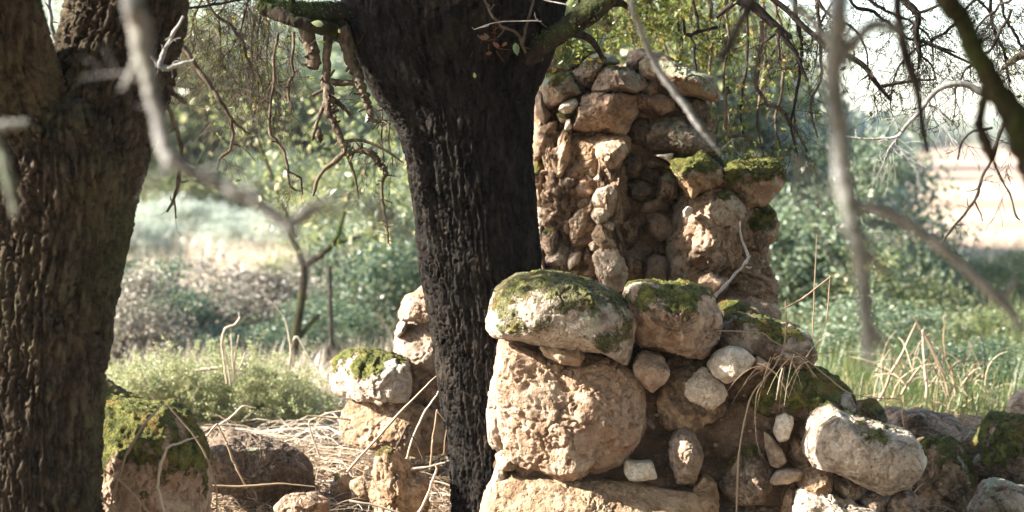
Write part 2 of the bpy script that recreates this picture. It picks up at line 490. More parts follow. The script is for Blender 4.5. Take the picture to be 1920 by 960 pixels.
def grow(tubes, ends, p, d, length, r, level, r_, droop=0.5, wob=0.35, kids=4, minr=0.0009, leafpts=None):
    """a crooked twig with side twigs"""
    k = max(4, int(length / 0.035))
    step = length / k
    P = [np.array(p, float)]; d = np.array(d, float); d /= np.linalg.norm(d)
    R = [r]
    for i in range(k):
        d = d + r_.normal(size=3) * wob * 0.55 + np.array([0, 0, -droop * 0.12])
        d /= np.linalg.norm(d)
        P.append(P[-1] + d * step); R.append(max(minr, r * (1 - 0.75 * (i + 1) / k)))
    P = np.array(P)
    tubes.add(P, R, 5 if r > 0.002 else 4)
    if leafpts is not None and level <= 1:
        leafpts.extend(P[1::2].tolist())
    if level > 0:
        for q in range(kids):
            i = r_.randint(max(1, k // 5), k)
            t = P[min(i + 1, k)] - P[i - 1]; t /= np.linalg.norm(t)
            s = r_.normal(size=3); s -= t * (s @ t); s /= np.linalg.norm(s)
            nd = t * 0.75 + s * r_.uniform(0.5, 1.0)
            grow(tubes, ends, P[i], nd, length * r_.uniform(0.35, 0.65), max(minr, R[i] * 0.62), level - 1, r_, droop, wob, max(2, kids - 1), minr, leafpts)

def leaf_mesh(name, C, size, mat, r_, aspect=0.5, tone=None, flat=0.0, vert=None):
    """one bent pointed leaf (two quads) at each row of C"""
    n = len(C)
    a = r_.normal(size=(n, 3)); 
    if vert is not None: a = a * (1 - abs(vert)) + np.array([0, 0, vert])
    a /= np.linalg.norm(a, axis=1)[:, None]
    b = r_.normal(size=(n, 3)); b -= a * (a * b).sum(1)[:, None]; b /= np.linalg.norm(b, axis=1)[:, None]
    c = np.cross(a, b)
    s = (size * r_.uniform(0.6, 1.35, n))[:, None]
    w = s * aspect * 0.5
    v0 = C; v1 = C + a * s * 0.5 + b * w + c * w * 0.4; v2 = C + a * s; v3 = C + a * s * 0.5 - b * w + c * w * 0.4; v4 = C + a * s * 0.52
    V = np.stack([v0, v1, v2, v3], 1).reshape(-1, 3)
    i = np.arange(n) * 4
    Fq = np.stack([i, i + 1, i + 2, i + 3], 1)
    t = r_.rand(n) if tone is None else tone
    return mesh(name, V, Fq, mat, smooth=False, tone=np.repeat(t, 4))

def blades(name, base, h, bend, w, mat, r_, parent=None, stuff=True, segs=4, loc=(0, 0, 0), lean=None):
    """grass blades as bent tapering strips"""
    n = len(base)
    az = r_.uniform(0, 2 * math.pi, n); dx, dy = np.cos(az), np.sin(az)
    side = np.stack([-dy, dx, np.zeros(n)], 1)
    hs = h * r_.uniform(0.5, 1.3, n); bd = bend * r_.uniform(0.2, 1.6, n)
    V = []
    for k in range(segs + 1):
        t = k / segs
        out = np.sin(bd * t) / np.maximum(bd, 1e-3); up = (1 - np.cos(bd * t)) / np.maximum(bd, 1e-3)
        c = base + np.stack([dx * up * hs, dy * up * hs, out * hs], 1)
        if lean is not None: c = c + np.array(lean) * (t * hs)[:, None]
        if k == 0: ww0 = w * r_.uniform(0.6, 1.3, n)
        wk = (ww0 * (1 - 0.85 * t))[:, None] * 0.5
        V.append(np.stack([c - side * wk, c + side * wk], 1))
    V = np.stack(V, 1)                      # n, segs+1, 2, 3
    m = (segs + 1) * 2
    i = (np.arange(n) * m)[:, None] + (np.arange(segs) * 2)[None, :]
    Fq = np.stack([i, i + 1, i + 3, i + 2], 2).reshape(-1, 4)
    o = put(name, mesh(name, V.reshape(-1, 3), Fq, mat, smooth=False, tone=np.repeat(r_.rand(n), m)), parent, None)
    if loc != (0, 0, 0): o.location = loc
    if stuff: o['kind'] = 'stuff'
    return o


# ------------------------------------------------------------------ ground
def ss(a, b, x):
    return smooth(a, b, x)
def ground_z(x, y):
    x = np.asarray(x, float); y = np.asarray(y, float)
    q = x / np.maximum(y, 1.0)
    hill = 10.0 * ss(34, 100, y) * ss(0.09, -0.04, q)
    dip = -0.12 * ss(11.5, 15, y) * ss(24, 18, y) * ss(0.0, -1.0, x) - 0.13 * ss(9.3, 8.3, y)
    P = np.stack([x, y, 0 * x], -1).reshape(-1, 3)
    nb = (fbm(P * 0.35, 3) * 0.10 + fbm(P * 2.4, 3) * 0.035).reshape(x.shape) * ss(3000, 200, y)
    return hill + dip + nb

def make_ground():
    xs = np.unique(np.concatenate([np.linspace(-6, 6, 150), np.sign(np.linspace(-1, 1, 121)) * (6 + 1500 * np.abs(np.linspace(-1, 1, 121)) ** 3.2)]))
    ys = np.unique(np.concatenate([np.linspace(5, 16, 140), np.linspace(16, 140, 130), np.geomspace(140, 3500, 30), np.linspace(-40, 5, 16)]))
    X, Y = np.meshgrid(xs, ys)
    Z = ground_z(X, Y)
    nx = len(xs)
    i = (np.arange(len(ys) - 1)[:, None] * nx + np.arange(nx - 1)[None, :]).ravel()
    Fq = np.stack([i, i + 1, i + nx + 1, i + nx], 1)
    N = NB('dry_meadow')
    tc = N.a('TexCoord').outputs['Object']
    n1 = N.noise(tc, 0.05, 6, 0.6, 0.3); n2 = N.noise(tc, 0.6, 6, 0.65); n3 = N.noise(tc, 7.0, 7, 0.7); n4 = N.noise(tc, 60.0, 4, 0.6)
    straw = N.mix(N.ramp(n3, 0.35, 0.65), (0.42, 0.33, 0.23), (0.68, 0.58, 0.45))
    soil = N.mix(N.ramp(n3, 0.4, 0.6), (0.16, 0.10, 0.065), (0.27, 0.18, 0.12))
    green = N.mix(N.ramp(n3, 0.35, 0.65), (0.06, 0.09, 0.035), (0.15, 0.17, 0.07))
    col = N.mix(N.ramp(n2, 0.48, 0.66, 0, 0.75), straw, green)
    col = N.mix(N.ramp(n1, 0.50, 0.60, 0, 0.6), col, (0.46, 0.28, 0.18))
    sx, sy = N.a('SeparateXYZ', {0: tc}).outputs[0], N.a('SeparateXYZ', {0: tc}).outputs[1]
    fld = N.math('MULTIPLY', N.ramp(sx, 3.0, 5.0), N.ramp(sy, 17.0, 21.0))
    fb = N.ramp(N.noise(N.a('Mapping', {'Vector': tc, 'Scale': (0.03, 0.12, 1)}).outputs[0], 1.0, 5, 0.6, 0.4), 0.42, 0.56)
    col = N.mix(N.math('MULTIPLY', fld, 0.85), col, N.mix(fb, N.mix(N.ramp(n3, .35, .65), (0.25, 0.13, 0.085), (0.40, 0.235, 0.16)), N.mix(N.ramp(n3, .35, .65), (0.36, 0.265, 0.17), (0.52, 0.41, 0.28))))
    near = N.ramp(sy, 11.0, 13.5, 0.8, 0.0)
    col = N.mix(near, col, soil)
    m = N.done(col, 0.97, N.math('ADD', n3, n4), 0.03, 1.0, 0.1)
    o = put('ground', mesh('ground', np.stack([X, Y, Z], -1).reshape(-1, 3), Fq, m))
    tag(o, kind='structure')
make_ground()

# ------------------------------------------------------------------ the ruined pillar (tall, behind the charred tree)
YP = 9.0
pillar = empty('stone_pillar', (0.75, YP, 0.0), 'tall crumbling rubble stone pillar standing right of the black tree trunk', 'stone pillar')
core = dict(n=5, dirt=.3, rough=2.8, chops=0, name='mortar', mat=M_MORTAR, scale=1.0)
stone(pillar, [(1010, 170), (1080, 140), (1230, 130), (1322, 190), (1326, 290), (1262, 330), (1262, 600), (1012, 600), (1006, 400)], YP + 0.36, 0.39, lvl=7, **core)
stone(pillar, [(1008, 235), (1060, 230), (1172, 245), (1172, 330), (1160, 590), (1014, 590), (1004, 400)], YP + 0.22, 0.355, lvl=7, **core)
stone(pillar, [(1120, 275), (1168, 275), (1160, 330), (1162, 400), (1168, 480), (1172, 545), (1130, 545), (1116, 480), (1124, 400), (1118, 340)], YP - 0.04, 0.215, lvl=7, **core)
stone(pillar, [(1264, 345), (1380, 330), (1430, 400), (1440, 470), (1444, 620), (1254, 620)], YP + 0.14, 0.35, lvl=7, **core)
def ps(px, dy=0.0, **k):
    k['rough'] = k.get('rough', 1.0) * 1.2; k.setdefault('n', 3.6); k.setdefault('chops', 8); k.setdefault('scale', 1.10)
    return stone(pillar, px, YP + dy, **k)
# crown of the pillar
ps([(1003,125),(1030,97),(1075,88),(1118,97),(1100,118),(1060,138),(1012,137)], 0.15, depth=.16, moss=.85, tint=.0, dirt=.6, label='dark mossy stone at the top left of the pillar')
ps([(1016,155),(1030,147),(1050,140),(1072,137),(1080,160),(1087,176),(1068,184),(1030,205),(1018,192)], -.03, depth=.14, moss=.35, tint=.05, dirt=.3, lichen=.5)
ps([(1072,137),(1095,115),(1135,105),(1130,130),(1112,165),(1087,184),(1070,172)], 0.02, depth=.14, moss=.45, dirt=.6, tint=-.1)
ps([(1001,185),(1008,173),(1018,170),(1026,200),(1034,215),(1020,232),(1008,217)], .02, depth=.1, tint=0.02, dirt=.2)
ps([(1090,120),(1110,103),(1145,102),(1162,118),(1130,130),(1100,130)], .06, depth=.12, lichen=.8, dirt=.5)
ps([(1108,167),(1122,140),(1137,126),(1175,132),(1205,147),(1210,162),(1195,173),(1150,176),(1112,172)], -.06, depth=.16, n=4, tint=.0, moss=.32, dirt=.15, lichen=.3, label='flat reddish slab under the top course of the pillar')
ps([(1200,158),(1215,150),(1232,153),(1234,176),(1222,186),(1203,182)], -.05, depth=.07, tint=.1, dirt=.3)
ps([(1072,237),(1080,213),(1090,190),(1110,172),(1160,175),(1189,182),(1192,210),(1180,230),(1168,253),(1140,247),(1105,245),(1072,242)], -.06, depth=.16, n=4, tint=-.05, dirt=.25, lichen=.15, label='big square brown block in the upper pillar')
ps([(1048,205),(1055,192),(1078,185),(1083,195),(1075,210),(1058,215)], -.10, depth=.06, n=4, tint=.7, dirt=.0, rough=.5, label='small pale stone chip catching the light')
ps([(1045,214),(1060,210),(1072,218),(1070,228),(1050,229)], -.08, depth=.05, moss=.7, tint=.2)
ps([(1058,243),(1062,225),(1070,223),(1072,240),(1066,244)], -.12, depth=.04, tint=.6, dirt=0, rough=.5)
ps([(1198,115),(1212,104),(1235,98),(1255,108),(1290,130),(1325,142),(1345,165),(1348,182),(1338,189),(1305,180),(1265,171),(1230,154),(1212,148),(1203,131)], -.05, depth=.2, n=4, moss=.34, lichen=.55, tint=.1, dirt=.2, label='long sloping lichened slab capping the pillar')
ps([(1176,122),(1180,98),(1200,92),(1222,95),(1215,110),(1200,118),(1203,134),(1180,136)], .03, depth=.12, n=4, moss=.2, dirt=.5, tint=-.1)
ps([(1262,173),(1300,180),(1326,190),(1319,218),(1305,226),(1280,210),(1262,197)], .02, depth=.15, moss=.5, dirt=.6, lichen=.3)
ps([(1180,180),(1195,175),(1235,178),(1260,182),(1265,204),(1240,214),(1210,207),(1190,199)], -.06, depth=.12, tint=.1, dirt=.35, lichen=.2)
ps([(1178,242),(1188,222),(1215,222),(1225,240),(1225,270),(1205,278),(1184,270)], .00, depth=.13, tint=-.15, dirt=.7)
ps([(1216,240),(1225,224),(1270,222),(1300,235),(1320,262),(1342,285),(1336,293),(1300,295),(1260,291),(1225,284),(1215,265)], -.05, depth=.17, tint=.35, dirt=.42, lichen=.3, label='pitted pale stone with black lichen in the right of the pillar')
# left face
ps([(1012,240),(1025,230),(1047,226),(1042,250),(1028,259),(1014,252)], .0, depth=.1, tint=.0, dirt=.3)
ps([(1004,268),(1010,248),(1025,242),(1031,262),(1023,287),(1010,283)], -.01, depth=.09, tint=.15, dirt=.1, rough=.6)
ps([(1046,262),(1055,246),(1071,243),(1071,275),(1066,300),(1053,328),(1040,332),(1045,300)], -.07, depth=.10, moss=.25, tint=.35, dirt=.1, rough=1.4)
ps([(1027,262),(1046,256),(1046,300),(1040,335),(1026,340),(1022,300)], 0, depth=.10, tint=.0, dirt=.4)
ps([(1066,300),(1070,262),(1090,252),(1120,247),(1165,250),(1176,268),(1172,287),(1122,292),(1102,314),(1080,327),(1069,320)], -.04, depth=.14, n=4, tint=.05, dirt=.15)
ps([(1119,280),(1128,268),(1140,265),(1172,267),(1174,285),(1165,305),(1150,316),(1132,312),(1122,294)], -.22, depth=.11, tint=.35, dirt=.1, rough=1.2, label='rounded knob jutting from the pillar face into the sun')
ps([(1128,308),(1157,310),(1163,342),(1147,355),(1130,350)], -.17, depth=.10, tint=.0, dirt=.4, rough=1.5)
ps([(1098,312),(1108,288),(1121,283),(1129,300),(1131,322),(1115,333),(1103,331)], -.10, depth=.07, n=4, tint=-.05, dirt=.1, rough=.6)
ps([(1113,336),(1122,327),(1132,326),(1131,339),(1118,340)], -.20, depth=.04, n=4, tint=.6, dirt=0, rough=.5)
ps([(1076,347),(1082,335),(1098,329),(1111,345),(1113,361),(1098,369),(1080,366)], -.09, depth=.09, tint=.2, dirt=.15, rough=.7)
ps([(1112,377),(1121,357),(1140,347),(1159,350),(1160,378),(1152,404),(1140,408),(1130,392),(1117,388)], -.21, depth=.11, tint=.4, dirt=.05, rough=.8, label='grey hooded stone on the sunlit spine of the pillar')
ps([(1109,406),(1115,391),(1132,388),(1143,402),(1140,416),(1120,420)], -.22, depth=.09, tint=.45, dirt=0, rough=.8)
ps([(1128,421),(1138,411),(1152,414),(1153,431),(1135,434)], -.21, depth=.07, tint=.4, dirt=0)
ps([(1019,357),(1030,340),(1046,350),(1054,367),(1046,387),(1024,382)], -.04, depth=.09, tint=.15, dirt=.2, rough=1.3)
ps([(1041,335),(1060,325),(1079,334),(1077,357),(1060,370),(1047,357)], -.06, depth=.1, tint=-.2, dirt=.6, rough=1.4)
ps([(1058,372),(1075,358),(1087,375),(1087,397),(1070,403),(1058,390)], -.04, depth=.09, tint=-.1, dirt=.4, rough=1.4)
ps([(997,320),(1010,300),(1025,310),(1024,345),(1016,362),(999,347)], .0, depth=.1, tint=.1, moss=.45, dirt=.2)
ps([(996,293),(1008,286),(1020,290),(1011,301),(1000,303)], .0, depth=.05, tint=.2)
ps([(997,362),(1010,352),(1022,362),(1022,385),(1010,392),(999,385)], .0, depth=.09, tint=.3, dirt=0, rough=1.4)
ps([(1088,397),(1104,380),(1121,388),(1117,407),(1099,411)], -.08, depth=.08, tint=.05, dirt=.2)
ps([(1084,372),(1100,366),(1115,368),(1116,388),(1100,392),(1086,388)], -.05, depth=.07, tint=-.1, dirt=.4, rough=1.3)
ps([(998,397),(1010,387),(1021,390),(1020,420),(1018,468),(1008,470),(1001,432)], -.02, depth=.11, tint=.5, dirt=0)
ps([(1016,392),(1040,386),(1050,408),(1042,422),(1022,427),(1015,412)], -.06, depth=.1, tint=.1, dirt=.1, rough=1.3)
ps([(1016,442),(1030,421),(1046,419),(1049,450),(1036,482),(1024,488),(1014,466)], -.07, depth=.1, tint=.1, moss=.45, dirt=.3)
ps([(1018,488),(1044,450),(1063,444),(1074,470),(1064,492),(1046,500),(1024,498)], -.06, depth=.1, tint=.0, dirt=.05)
ps([(1043,396),(1058,386),(1068,400),(1067,432),(1068,458),(1050,453),(1046,420)], -.06, depth=.09, tint=.2, dirt=.1)
ps([(1064,412),(1085,392),(1106,397),(1120,420),(1117,457),(1096,467),(1074,458),(1065,436)], -.09, depth=.11, tint=.0, dirt=.15, rough=1.1)
ps([(1066,476),(1090,471),(1086,492),(1075,500),(1068,507),(1065,492)], -.12, depth=.05, n=4, tint=.4, dirt=0, rough=.6)
ps([(1104,459),(1112,453),(1122,457),(1121,469),(1108,470)], -.18, depth=.04, n=4, tint=.45, dirt=0, rough=.5)
ps([(1086,480),(1100,469),(1117,478),(1113,500),(1094,503)], -.08, depth=.07, tint=-.05, dirt=.2)
ps([(1112,442),(1124,419),(1140,424),(1152,440),(1157,462),(1140,473),(1123,468)], -.19, depth=.11, tint=.3, dirt=.05, rough=1.3)
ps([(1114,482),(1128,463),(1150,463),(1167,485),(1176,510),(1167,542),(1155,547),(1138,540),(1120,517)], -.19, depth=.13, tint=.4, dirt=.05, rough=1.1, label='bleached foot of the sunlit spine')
for q in ([(1018,510),(1030,497),(1056,497),(1062,512),(1040,525),(1020,525)], [(1062,515),(1075,503),(1095,505),(1105,522),(1085,535),(1064,532)], [(1100,520),(1112,505),(1124,515),(1140,540),(1120,552),(1102,545)], [(1005,470),(1016,465),(1022,490),(1020,515),(1008,512)]):
    ps(q, -.06, depth=.08, tint=.15, dirt=.15)
# dark recess right of the spine
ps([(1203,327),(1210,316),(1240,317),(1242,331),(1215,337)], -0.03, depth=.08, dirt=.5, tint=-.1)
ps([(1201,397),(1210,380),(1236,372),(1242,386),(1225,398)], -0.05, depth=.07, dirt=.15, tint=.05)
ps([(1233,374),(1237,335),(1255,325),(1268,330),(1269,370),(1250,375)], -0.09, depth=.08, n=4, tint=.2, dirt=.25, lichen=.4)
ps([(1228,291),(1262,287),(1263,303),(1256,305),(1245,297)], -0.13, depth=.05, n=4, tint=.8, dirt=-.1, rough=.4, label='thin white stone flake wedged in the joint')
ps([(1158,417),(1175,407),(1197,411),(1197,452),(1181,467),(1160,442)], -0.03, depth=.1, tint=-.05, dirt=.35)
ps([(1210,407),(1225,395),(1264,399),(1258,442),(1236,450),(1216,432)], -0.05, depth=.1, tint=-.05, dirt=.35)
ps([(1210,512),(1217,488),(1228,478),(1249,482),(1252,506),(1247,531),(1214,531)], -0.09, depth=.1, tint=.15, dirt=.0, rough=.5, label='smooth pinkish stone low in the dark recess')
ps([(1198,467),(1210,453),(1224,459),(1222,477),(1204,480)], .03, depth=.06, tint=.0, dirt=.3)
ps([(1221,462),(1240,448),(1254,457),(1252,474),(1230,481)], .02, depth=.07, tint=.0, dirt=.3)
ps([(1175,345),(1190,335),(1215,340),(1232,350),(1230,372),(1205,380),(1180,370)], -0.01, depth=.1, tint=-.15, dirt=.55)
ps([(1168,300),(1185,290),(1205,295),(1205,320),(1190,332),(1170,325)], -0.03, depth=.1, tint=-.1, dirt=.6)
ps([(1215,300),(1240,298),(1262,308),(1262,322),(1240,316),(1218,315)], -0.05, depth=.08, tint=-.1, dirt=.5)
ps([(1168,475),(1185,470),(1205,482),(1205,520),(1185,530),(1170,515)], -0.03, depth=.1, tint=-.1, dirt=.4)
# right buttress
ps([(1253,472),(1262,420),(1270,385),(1285,368),(1302,385),(1302,430),(1287,470),(1302,512),(1292,534),(1254,534),(1256,500)], -.13, depth=.14, tint=.15, moss=.15, dirt=.15, rough=1.5)
ps([(1260,452),(1288,410),(1300,370),(1335,350),(1390,375),(1397,410),(1384,450),(1374,492),(1346,508),(1310,498),(1273,503)], -.17, depth=.18, tint=.2, moss=.22, dirt=.2, rough=1.6, label='broad crumbly mortar faced block of the right buttress')
ps([(1333,387),(1344,362),(1365,359),(1395,385),(1392,407),(1376,417),(1350,422),(1334,407)], -.27, depth=.12, tint=.35, moss=.38, dirt=.1, lichen=.4)
ps([(1388,402),(1420,380),(1446,395),(1456,420),(1459,446),(1441,467),(1426,482),(1394,472),(1374,456),(1383,430)], -.10, depth=.17, tint=.0, moss=.8, dirt=.4, lichen=.3)
ps([(1366,470),(1395,462),(1432,470),(1437,495),(1412,512),(1380,515),(1362,500)], -.08, depth=.13, tint=.3, dirt=.3, rough=1.3)
ps([(1303,542),(1311,514),(1330,502),(1346,515),(1362,520),(1364,537),(1341,548),(1318,548)], -.20, depth=.1, n=4, tint=.15, dirt=.05)
ps([(1363,542),(1384,514),(1410,504),(1433,514),(1445,540),(1442,565),(1400,563),(1368,553)], -.10, depth=.14, tint=.05, dirt=.35, rough=1.6)
ps([(1338,562),(1365,547),(1410,553),(1446,564),(1460,585),(1457,602),(1400,604),(1343,593)], -.16, depth=.14, tint=.15, dirt=.25, rough=.6)
ps([(1341,582),(1360,565),(1385,566),(1408,580),(1396,594),(1360,597)], -.30, depth=.12, moss=.85, tint=.1, label='small moss covered stone in the gap')
ps([(1264,302),(1290,295),(1318,291),(1345,309),(1359,325),(1353,347),(1325,354),(1300,368),(1289,362),(1279,341),(1267,321)], -.20, depth=.17, moss=.78, tint=.25, dirt=.1, lichen=.4, rough=1.4, label='lumpy mossy stone on top of the buttress')
ps([(1333,340),(1350,317),(1380,307),(1440,298),(1465,307),(1472,346),(1441,373),(1411,382),(1395,390),(1374,372),(1349,356)], -.16, depth=.19, n=4, moss=.76, tint=.2, dirt=.15, lichen=.5, label='mossy stone beam jutting out to the right')
ps([(1281,396),(1290,387),(1299,391),(1296,403),(1284,406)], -.30, depth=.04, tint=.8, dirt=-.1, rough=.4)

# ------------------------------------------------------------------ the front wall
YF = 7.85
wall = empty('stone_wall', (0.6, YF, 0.0), 'low ruined rubble stone wall with mossy capstones in front of the pillar', 'stone wall')
core['mat'] = M_SOIL; core['rough'] = 1.8
stone(wall, [(928, 1040), (938, 720), (1000, 660), (1180, 645), (1340, 605), (1450, 640), (1560, 720), (1600, 790), (1640, 910), (1700, 1040)], YF + .24, .32, lvl=7, **core)
def ws(px, dy=0.0, **k): return stone(wall, px, YF + dy, **k)
ws([(909,600),(918,570),(930,545),(950,525),(975,513),(1010,507),(1040,511),(1070,515),(1110,525),(1150,545),(1180,570),(1195,600),(1192,635),(1186,665),(1178,685),(1160,677),(1135,662),(1100,657),(1060,653),(1015,648),(985,639),(955,633),(925,631),(912,616)], -.05, depth=.30, n=2.4, tint=.42, moss=.80, dirt=.12, lichen=.36, rough=.9, chops=0, scale=1.0, thin=.30, label='large rounded capstone with green moss on its crown')
ws([(1013,650),(1040,648),(1085,653),(1096,668),(1081,686),(1055,682),(1024,669)], -.22, depth=.09, tint=.3, dirt=.0, rough=.8)
ws([(935,640),(955,632),(1010,648),(1060,672),(1110,666),(1170,683),(1196,705),(1209,745),(1206,790),(1191,832),(1166,862),(1131,882),(1080,894),(1040,887),(990,872),(955,850),(940,800),(930,740),(930,690)], -.02, depth=.28, n=3.4, tint=.13, dirt=.06, lichen=.02, rough=1.2, chops=3, scale=1.02, yaw=.02, label='huge pinkish brown block filling the left end of the wall')
ws([(916,745),(928,690),(936,645),(960,645),(962,740),(958,848),(935,845),(917,830),(914,790)], .10, depth=.16, tint=.3, dirt=.05, rough=1.1)
ws([(912,962),(935,900),(975,893),(1030,893),(1100,903),(1180,908),(1240,918),(1300,924),(1321,945),(1320,1010),(1200,1030),(912,1030)], -.10, depth=.26, n=5, tint=.12, dirt=.08, rough=.9, label='long straight slab at the foot of the wall')
ws([(915,932),(925,890),(932,873),(946,880),(951,905),(941,932),(925,960),(913,965)], -.05, depth=.12, tint=.45, dirt=0)
ws([(928,856),(940,847),(965,852),(973,865),(961,882),(937,879)], -.08, depth=.09, tint=.4, dirt=0, rough=.7)
ws([(962,870),(985,858),(1005,870),(1037,890),(1012,899),(970,896)], -.02, depth=.1, tint=.1, dirt=.3, rough=1.4)
ws([(1170,552),(1185,535),(1210,529),(1250,530),(1300,531),(1331,545),(1344,575),(1349,610),(1344,641),(1326,666),(1311,672),(1270,666),(1225,657),(1195,647),(1180,612),(1174,582)], -.03, depth=.26, n=3.0, tint=.32, moss=.52, dirt=.30, lichen=.15, scale=1.02, label='second capstone with dark mossy top and bare white right side')
ws([(1187,686),(1200,666),(1215,660),(1241,667),(1253,695),(1246,713),(1222,735),(1205,724),(1194,711)], -.12, depth=.11, n=4, tint=.35, dirt=.1, rough=.6)
ws([(1230,742),(1239,700),(1250,673),(1290,666),(1325,688),(1353,710),(1361,737),(1358,766),(1341,792),(1300,807),(1258,807),(1236,792)], .0, depth=.17, tint=.0, dirt=.5, rough=1.1)
ws([(1283,722),(1300,705),(1318,690),(1345,706),(1361,735),(1358,756),(1335,765),(1300,752),(1285,741)], -.12, depth=.10, tint=.55, dirt=.0, rough=1.0, label='bare white patch of stone low under the second capstone')
ws([(1330,686),(1345,664),(1370,652),(1395,657),(1417,675),(1406,691),(1385,706),(1362,718),(1339,705)], -.14, depth=.11, n=7, tint=.6, dirt=.05, rough=.4, chops=10, label='angular white stone sticking out of the wall')
ws([(1345,642),(1352,613),(1375,595),(1410,596),(1450,604),(1490,611),(1516,630),(1523,660),(1516,686),(1490,692),(1440,682),(1395,670),(1363,657)], .05, depth=.22, n=3.5, moss=.55, tint=.1, dirt=.4, lichen=.25, label='dark mossy slab behind the dry grass')
ws([(1403,748),(1420,715),(1450,695),(1490,690),(1530,693),(1567,711),(1592,735),(1602,767),(1560,790),(1510,790),(1450,788),(1413,775)], .0, depth=.24, n=2.8, moss=.9, tint=-.2, dirt=.7, label='low mound wholly covered in olive moss')
ws([(1563,737),(1595,737),(1604,770),(1575,778)], -.10, depth=.08, tint=.15, dirt=.3)
ws([(1413,692),(1420,667),(1444,683),(1431,693)], -.12, depth=.05, n=4, tint=.05, dirt=.2)
ws([(1173,863),(1198,866),(1222,865),(1231,895),(1205,899),(1180,899),(1171,885)], -.14, depth=.05, n=6, tint=.9, dirt=-.2, lichen=-.3, rough=.35, chops=1, label='smooth cream stone shard pressed into the mortar')
ws([(1256,832),(1267,809),(1290,805),(1306,817),(1316,845),(1313,871),(1302,907),(1270,907),(1259,870)], -.12, depth=.12, tint=.05, dirt=.2, rough=1.2)
ws([(1195,792),(1204,745),(1215,725),(1233,735),(1239,790),(1252,820),(1226,838),(1195,833)], .05, depth=.12, tint=.05, dirt=.3)
ws([(1300,912),(1320,889),(1341,905),(1348,931),(1342,967),(1315,967),(1303,936)], -.12, depth=.09, tint=.1, dirt=.3)
ws([(1350,905),(1365,879),(1385,849),(1405,836),(1426,850),(1442,880),(1445,911),(1426,937),(1385,943),(1354,927)], -.06, depth=.14, tint=.05, moss=.42, dirt=.5, lichen=.2)
ws([(1451,810),(1457,784),(1472,775),(1486,782),(1486,796),(1476,824),(1460,828)], -.14, depth=.06, tint=.9, dirt=-.1, rough=.6, label='small white pebble stone beside the moss mound')
ws([(1433,811),(1445,817),(1466,840),(1473,861),(1460,877),(1444,871),(1437,841)], -.12, depth=.07, tint=.0, dirt=.1, rough=.8)
ws([(1474,852),(1480,814),(1500,794),(1516,789),(1520,850),(1511,883),(1490,878)], -.06, depth=.12, moss=.5, dirt=.4)
ws([(1443,901),(1460,884),(1480,880),(1505,882),(1502,898),(1475,905),(1450,907)], -.14, depth=.07, n=4, tint=.35, dirt=.0, rough=.5)
ws([(1503,832),(1512,800),(1515,785),(1535,761),(1556,755),(1576,770),(1600,777),(1640,789),(1670,799),(1701,805),(1723,830),(1734,858),(1726,881),(1700,907),(1665,924),(1640,920),(1614,907),(1580,892),(1550,877),(1520,872),(1506,851)], -.22, depth=.27, n=2.5, tint=.42, moss=.32, dirt=.14, lichen=.22, rough=.95, chops=0, scale=1.0, label='big pale boulder with small moss spots at the right end')
ws([(1498,908),(1505,884),(1530,873),(1556,879),(1562,901),(1546,928),(1513,933)], -.15, depth=.12, tint=.3, dirt=.15, rough=1.3)
ws([(1546,907),(1560,886),(1590,890),(1617,909),(1622,933),(1590,938),(1558,928)], -.12, depth=.13, tint=.2, dirt=.35, rough=1.4)
ws([(1488,962),(1500,923),(1535,917),(1570,933),(1602,948),(1642,958),(1642,1005),(1488,1005)], -.22, depth=.15, tint=.5, dirt=.05, rough=1.3)
ws([(1658,927),(1690,913),(1712,925),(1720,960),(1702,1003),(1650,1003),(1638,950)], -.12, depth=.14, tint=.0, dirt=.5)
ws([(1463,942),(1470,909),(1492,904),(1497,940),(1492,1003),(1463,1003)], -.06, depth=.1, tint=.1, dirt=.3)
ws([(1343,952),(1400,944),(1464,951),(1464,1003),(1343,1003)], -.04, depth=.14, n=4, tint=.0, dirt=.5)
ws([(1612,930),(1640,922),(1668,928),(1660,960),(1620,962)], -.16, depth=.1, tint=.2, dirt=.4, rough=1.4)
# pebbles pressed into the mud mortar between the big stones
r_ = np.random.RandomState(21)
for k in range(90):
    px, py = r_.uniform(1210, 1500), r_.uniform(690, 955)
    s = r_.uniform(2.0, 7.0)
    th = np.linspace(0, 2 * math.pi, 7, endpoint=False) + r_.rand()
    ws([(px + s * r_.uniform(.7, 1.2) * math.cos(a), py + s * r_.uniform(.5, .9) * math.sin(a)) for a in th], -.04 + r_.uniform(-.02, .03), depth=s * .0021, tint=r_.uniform(-.1, .5), dirt=.2, name='pebble', lvl=3, chops=2)
for k in range(40):
    px, py = r_.uniform(1010, 1260), r_.uniform(290, 540)
    s = r_.uniform(2.5, 6.5)
    th = np.linspace(0, 2 * math.pi, 7, endpoint=False) + r_.rand()
    ps([(px + s * r_.uniform(.7, 1.2) * math.cos(a), py + s * r_.uniform(.5, .9) * math.sin(a)) for a in th], (.02 if px > 1165 else -.10) + r_.uniform(-.03, .03), depth=s * .0024, tint=r_.uniform(-.1, .5), dirt=.2, name='pebble', lvl=3, chops=2)

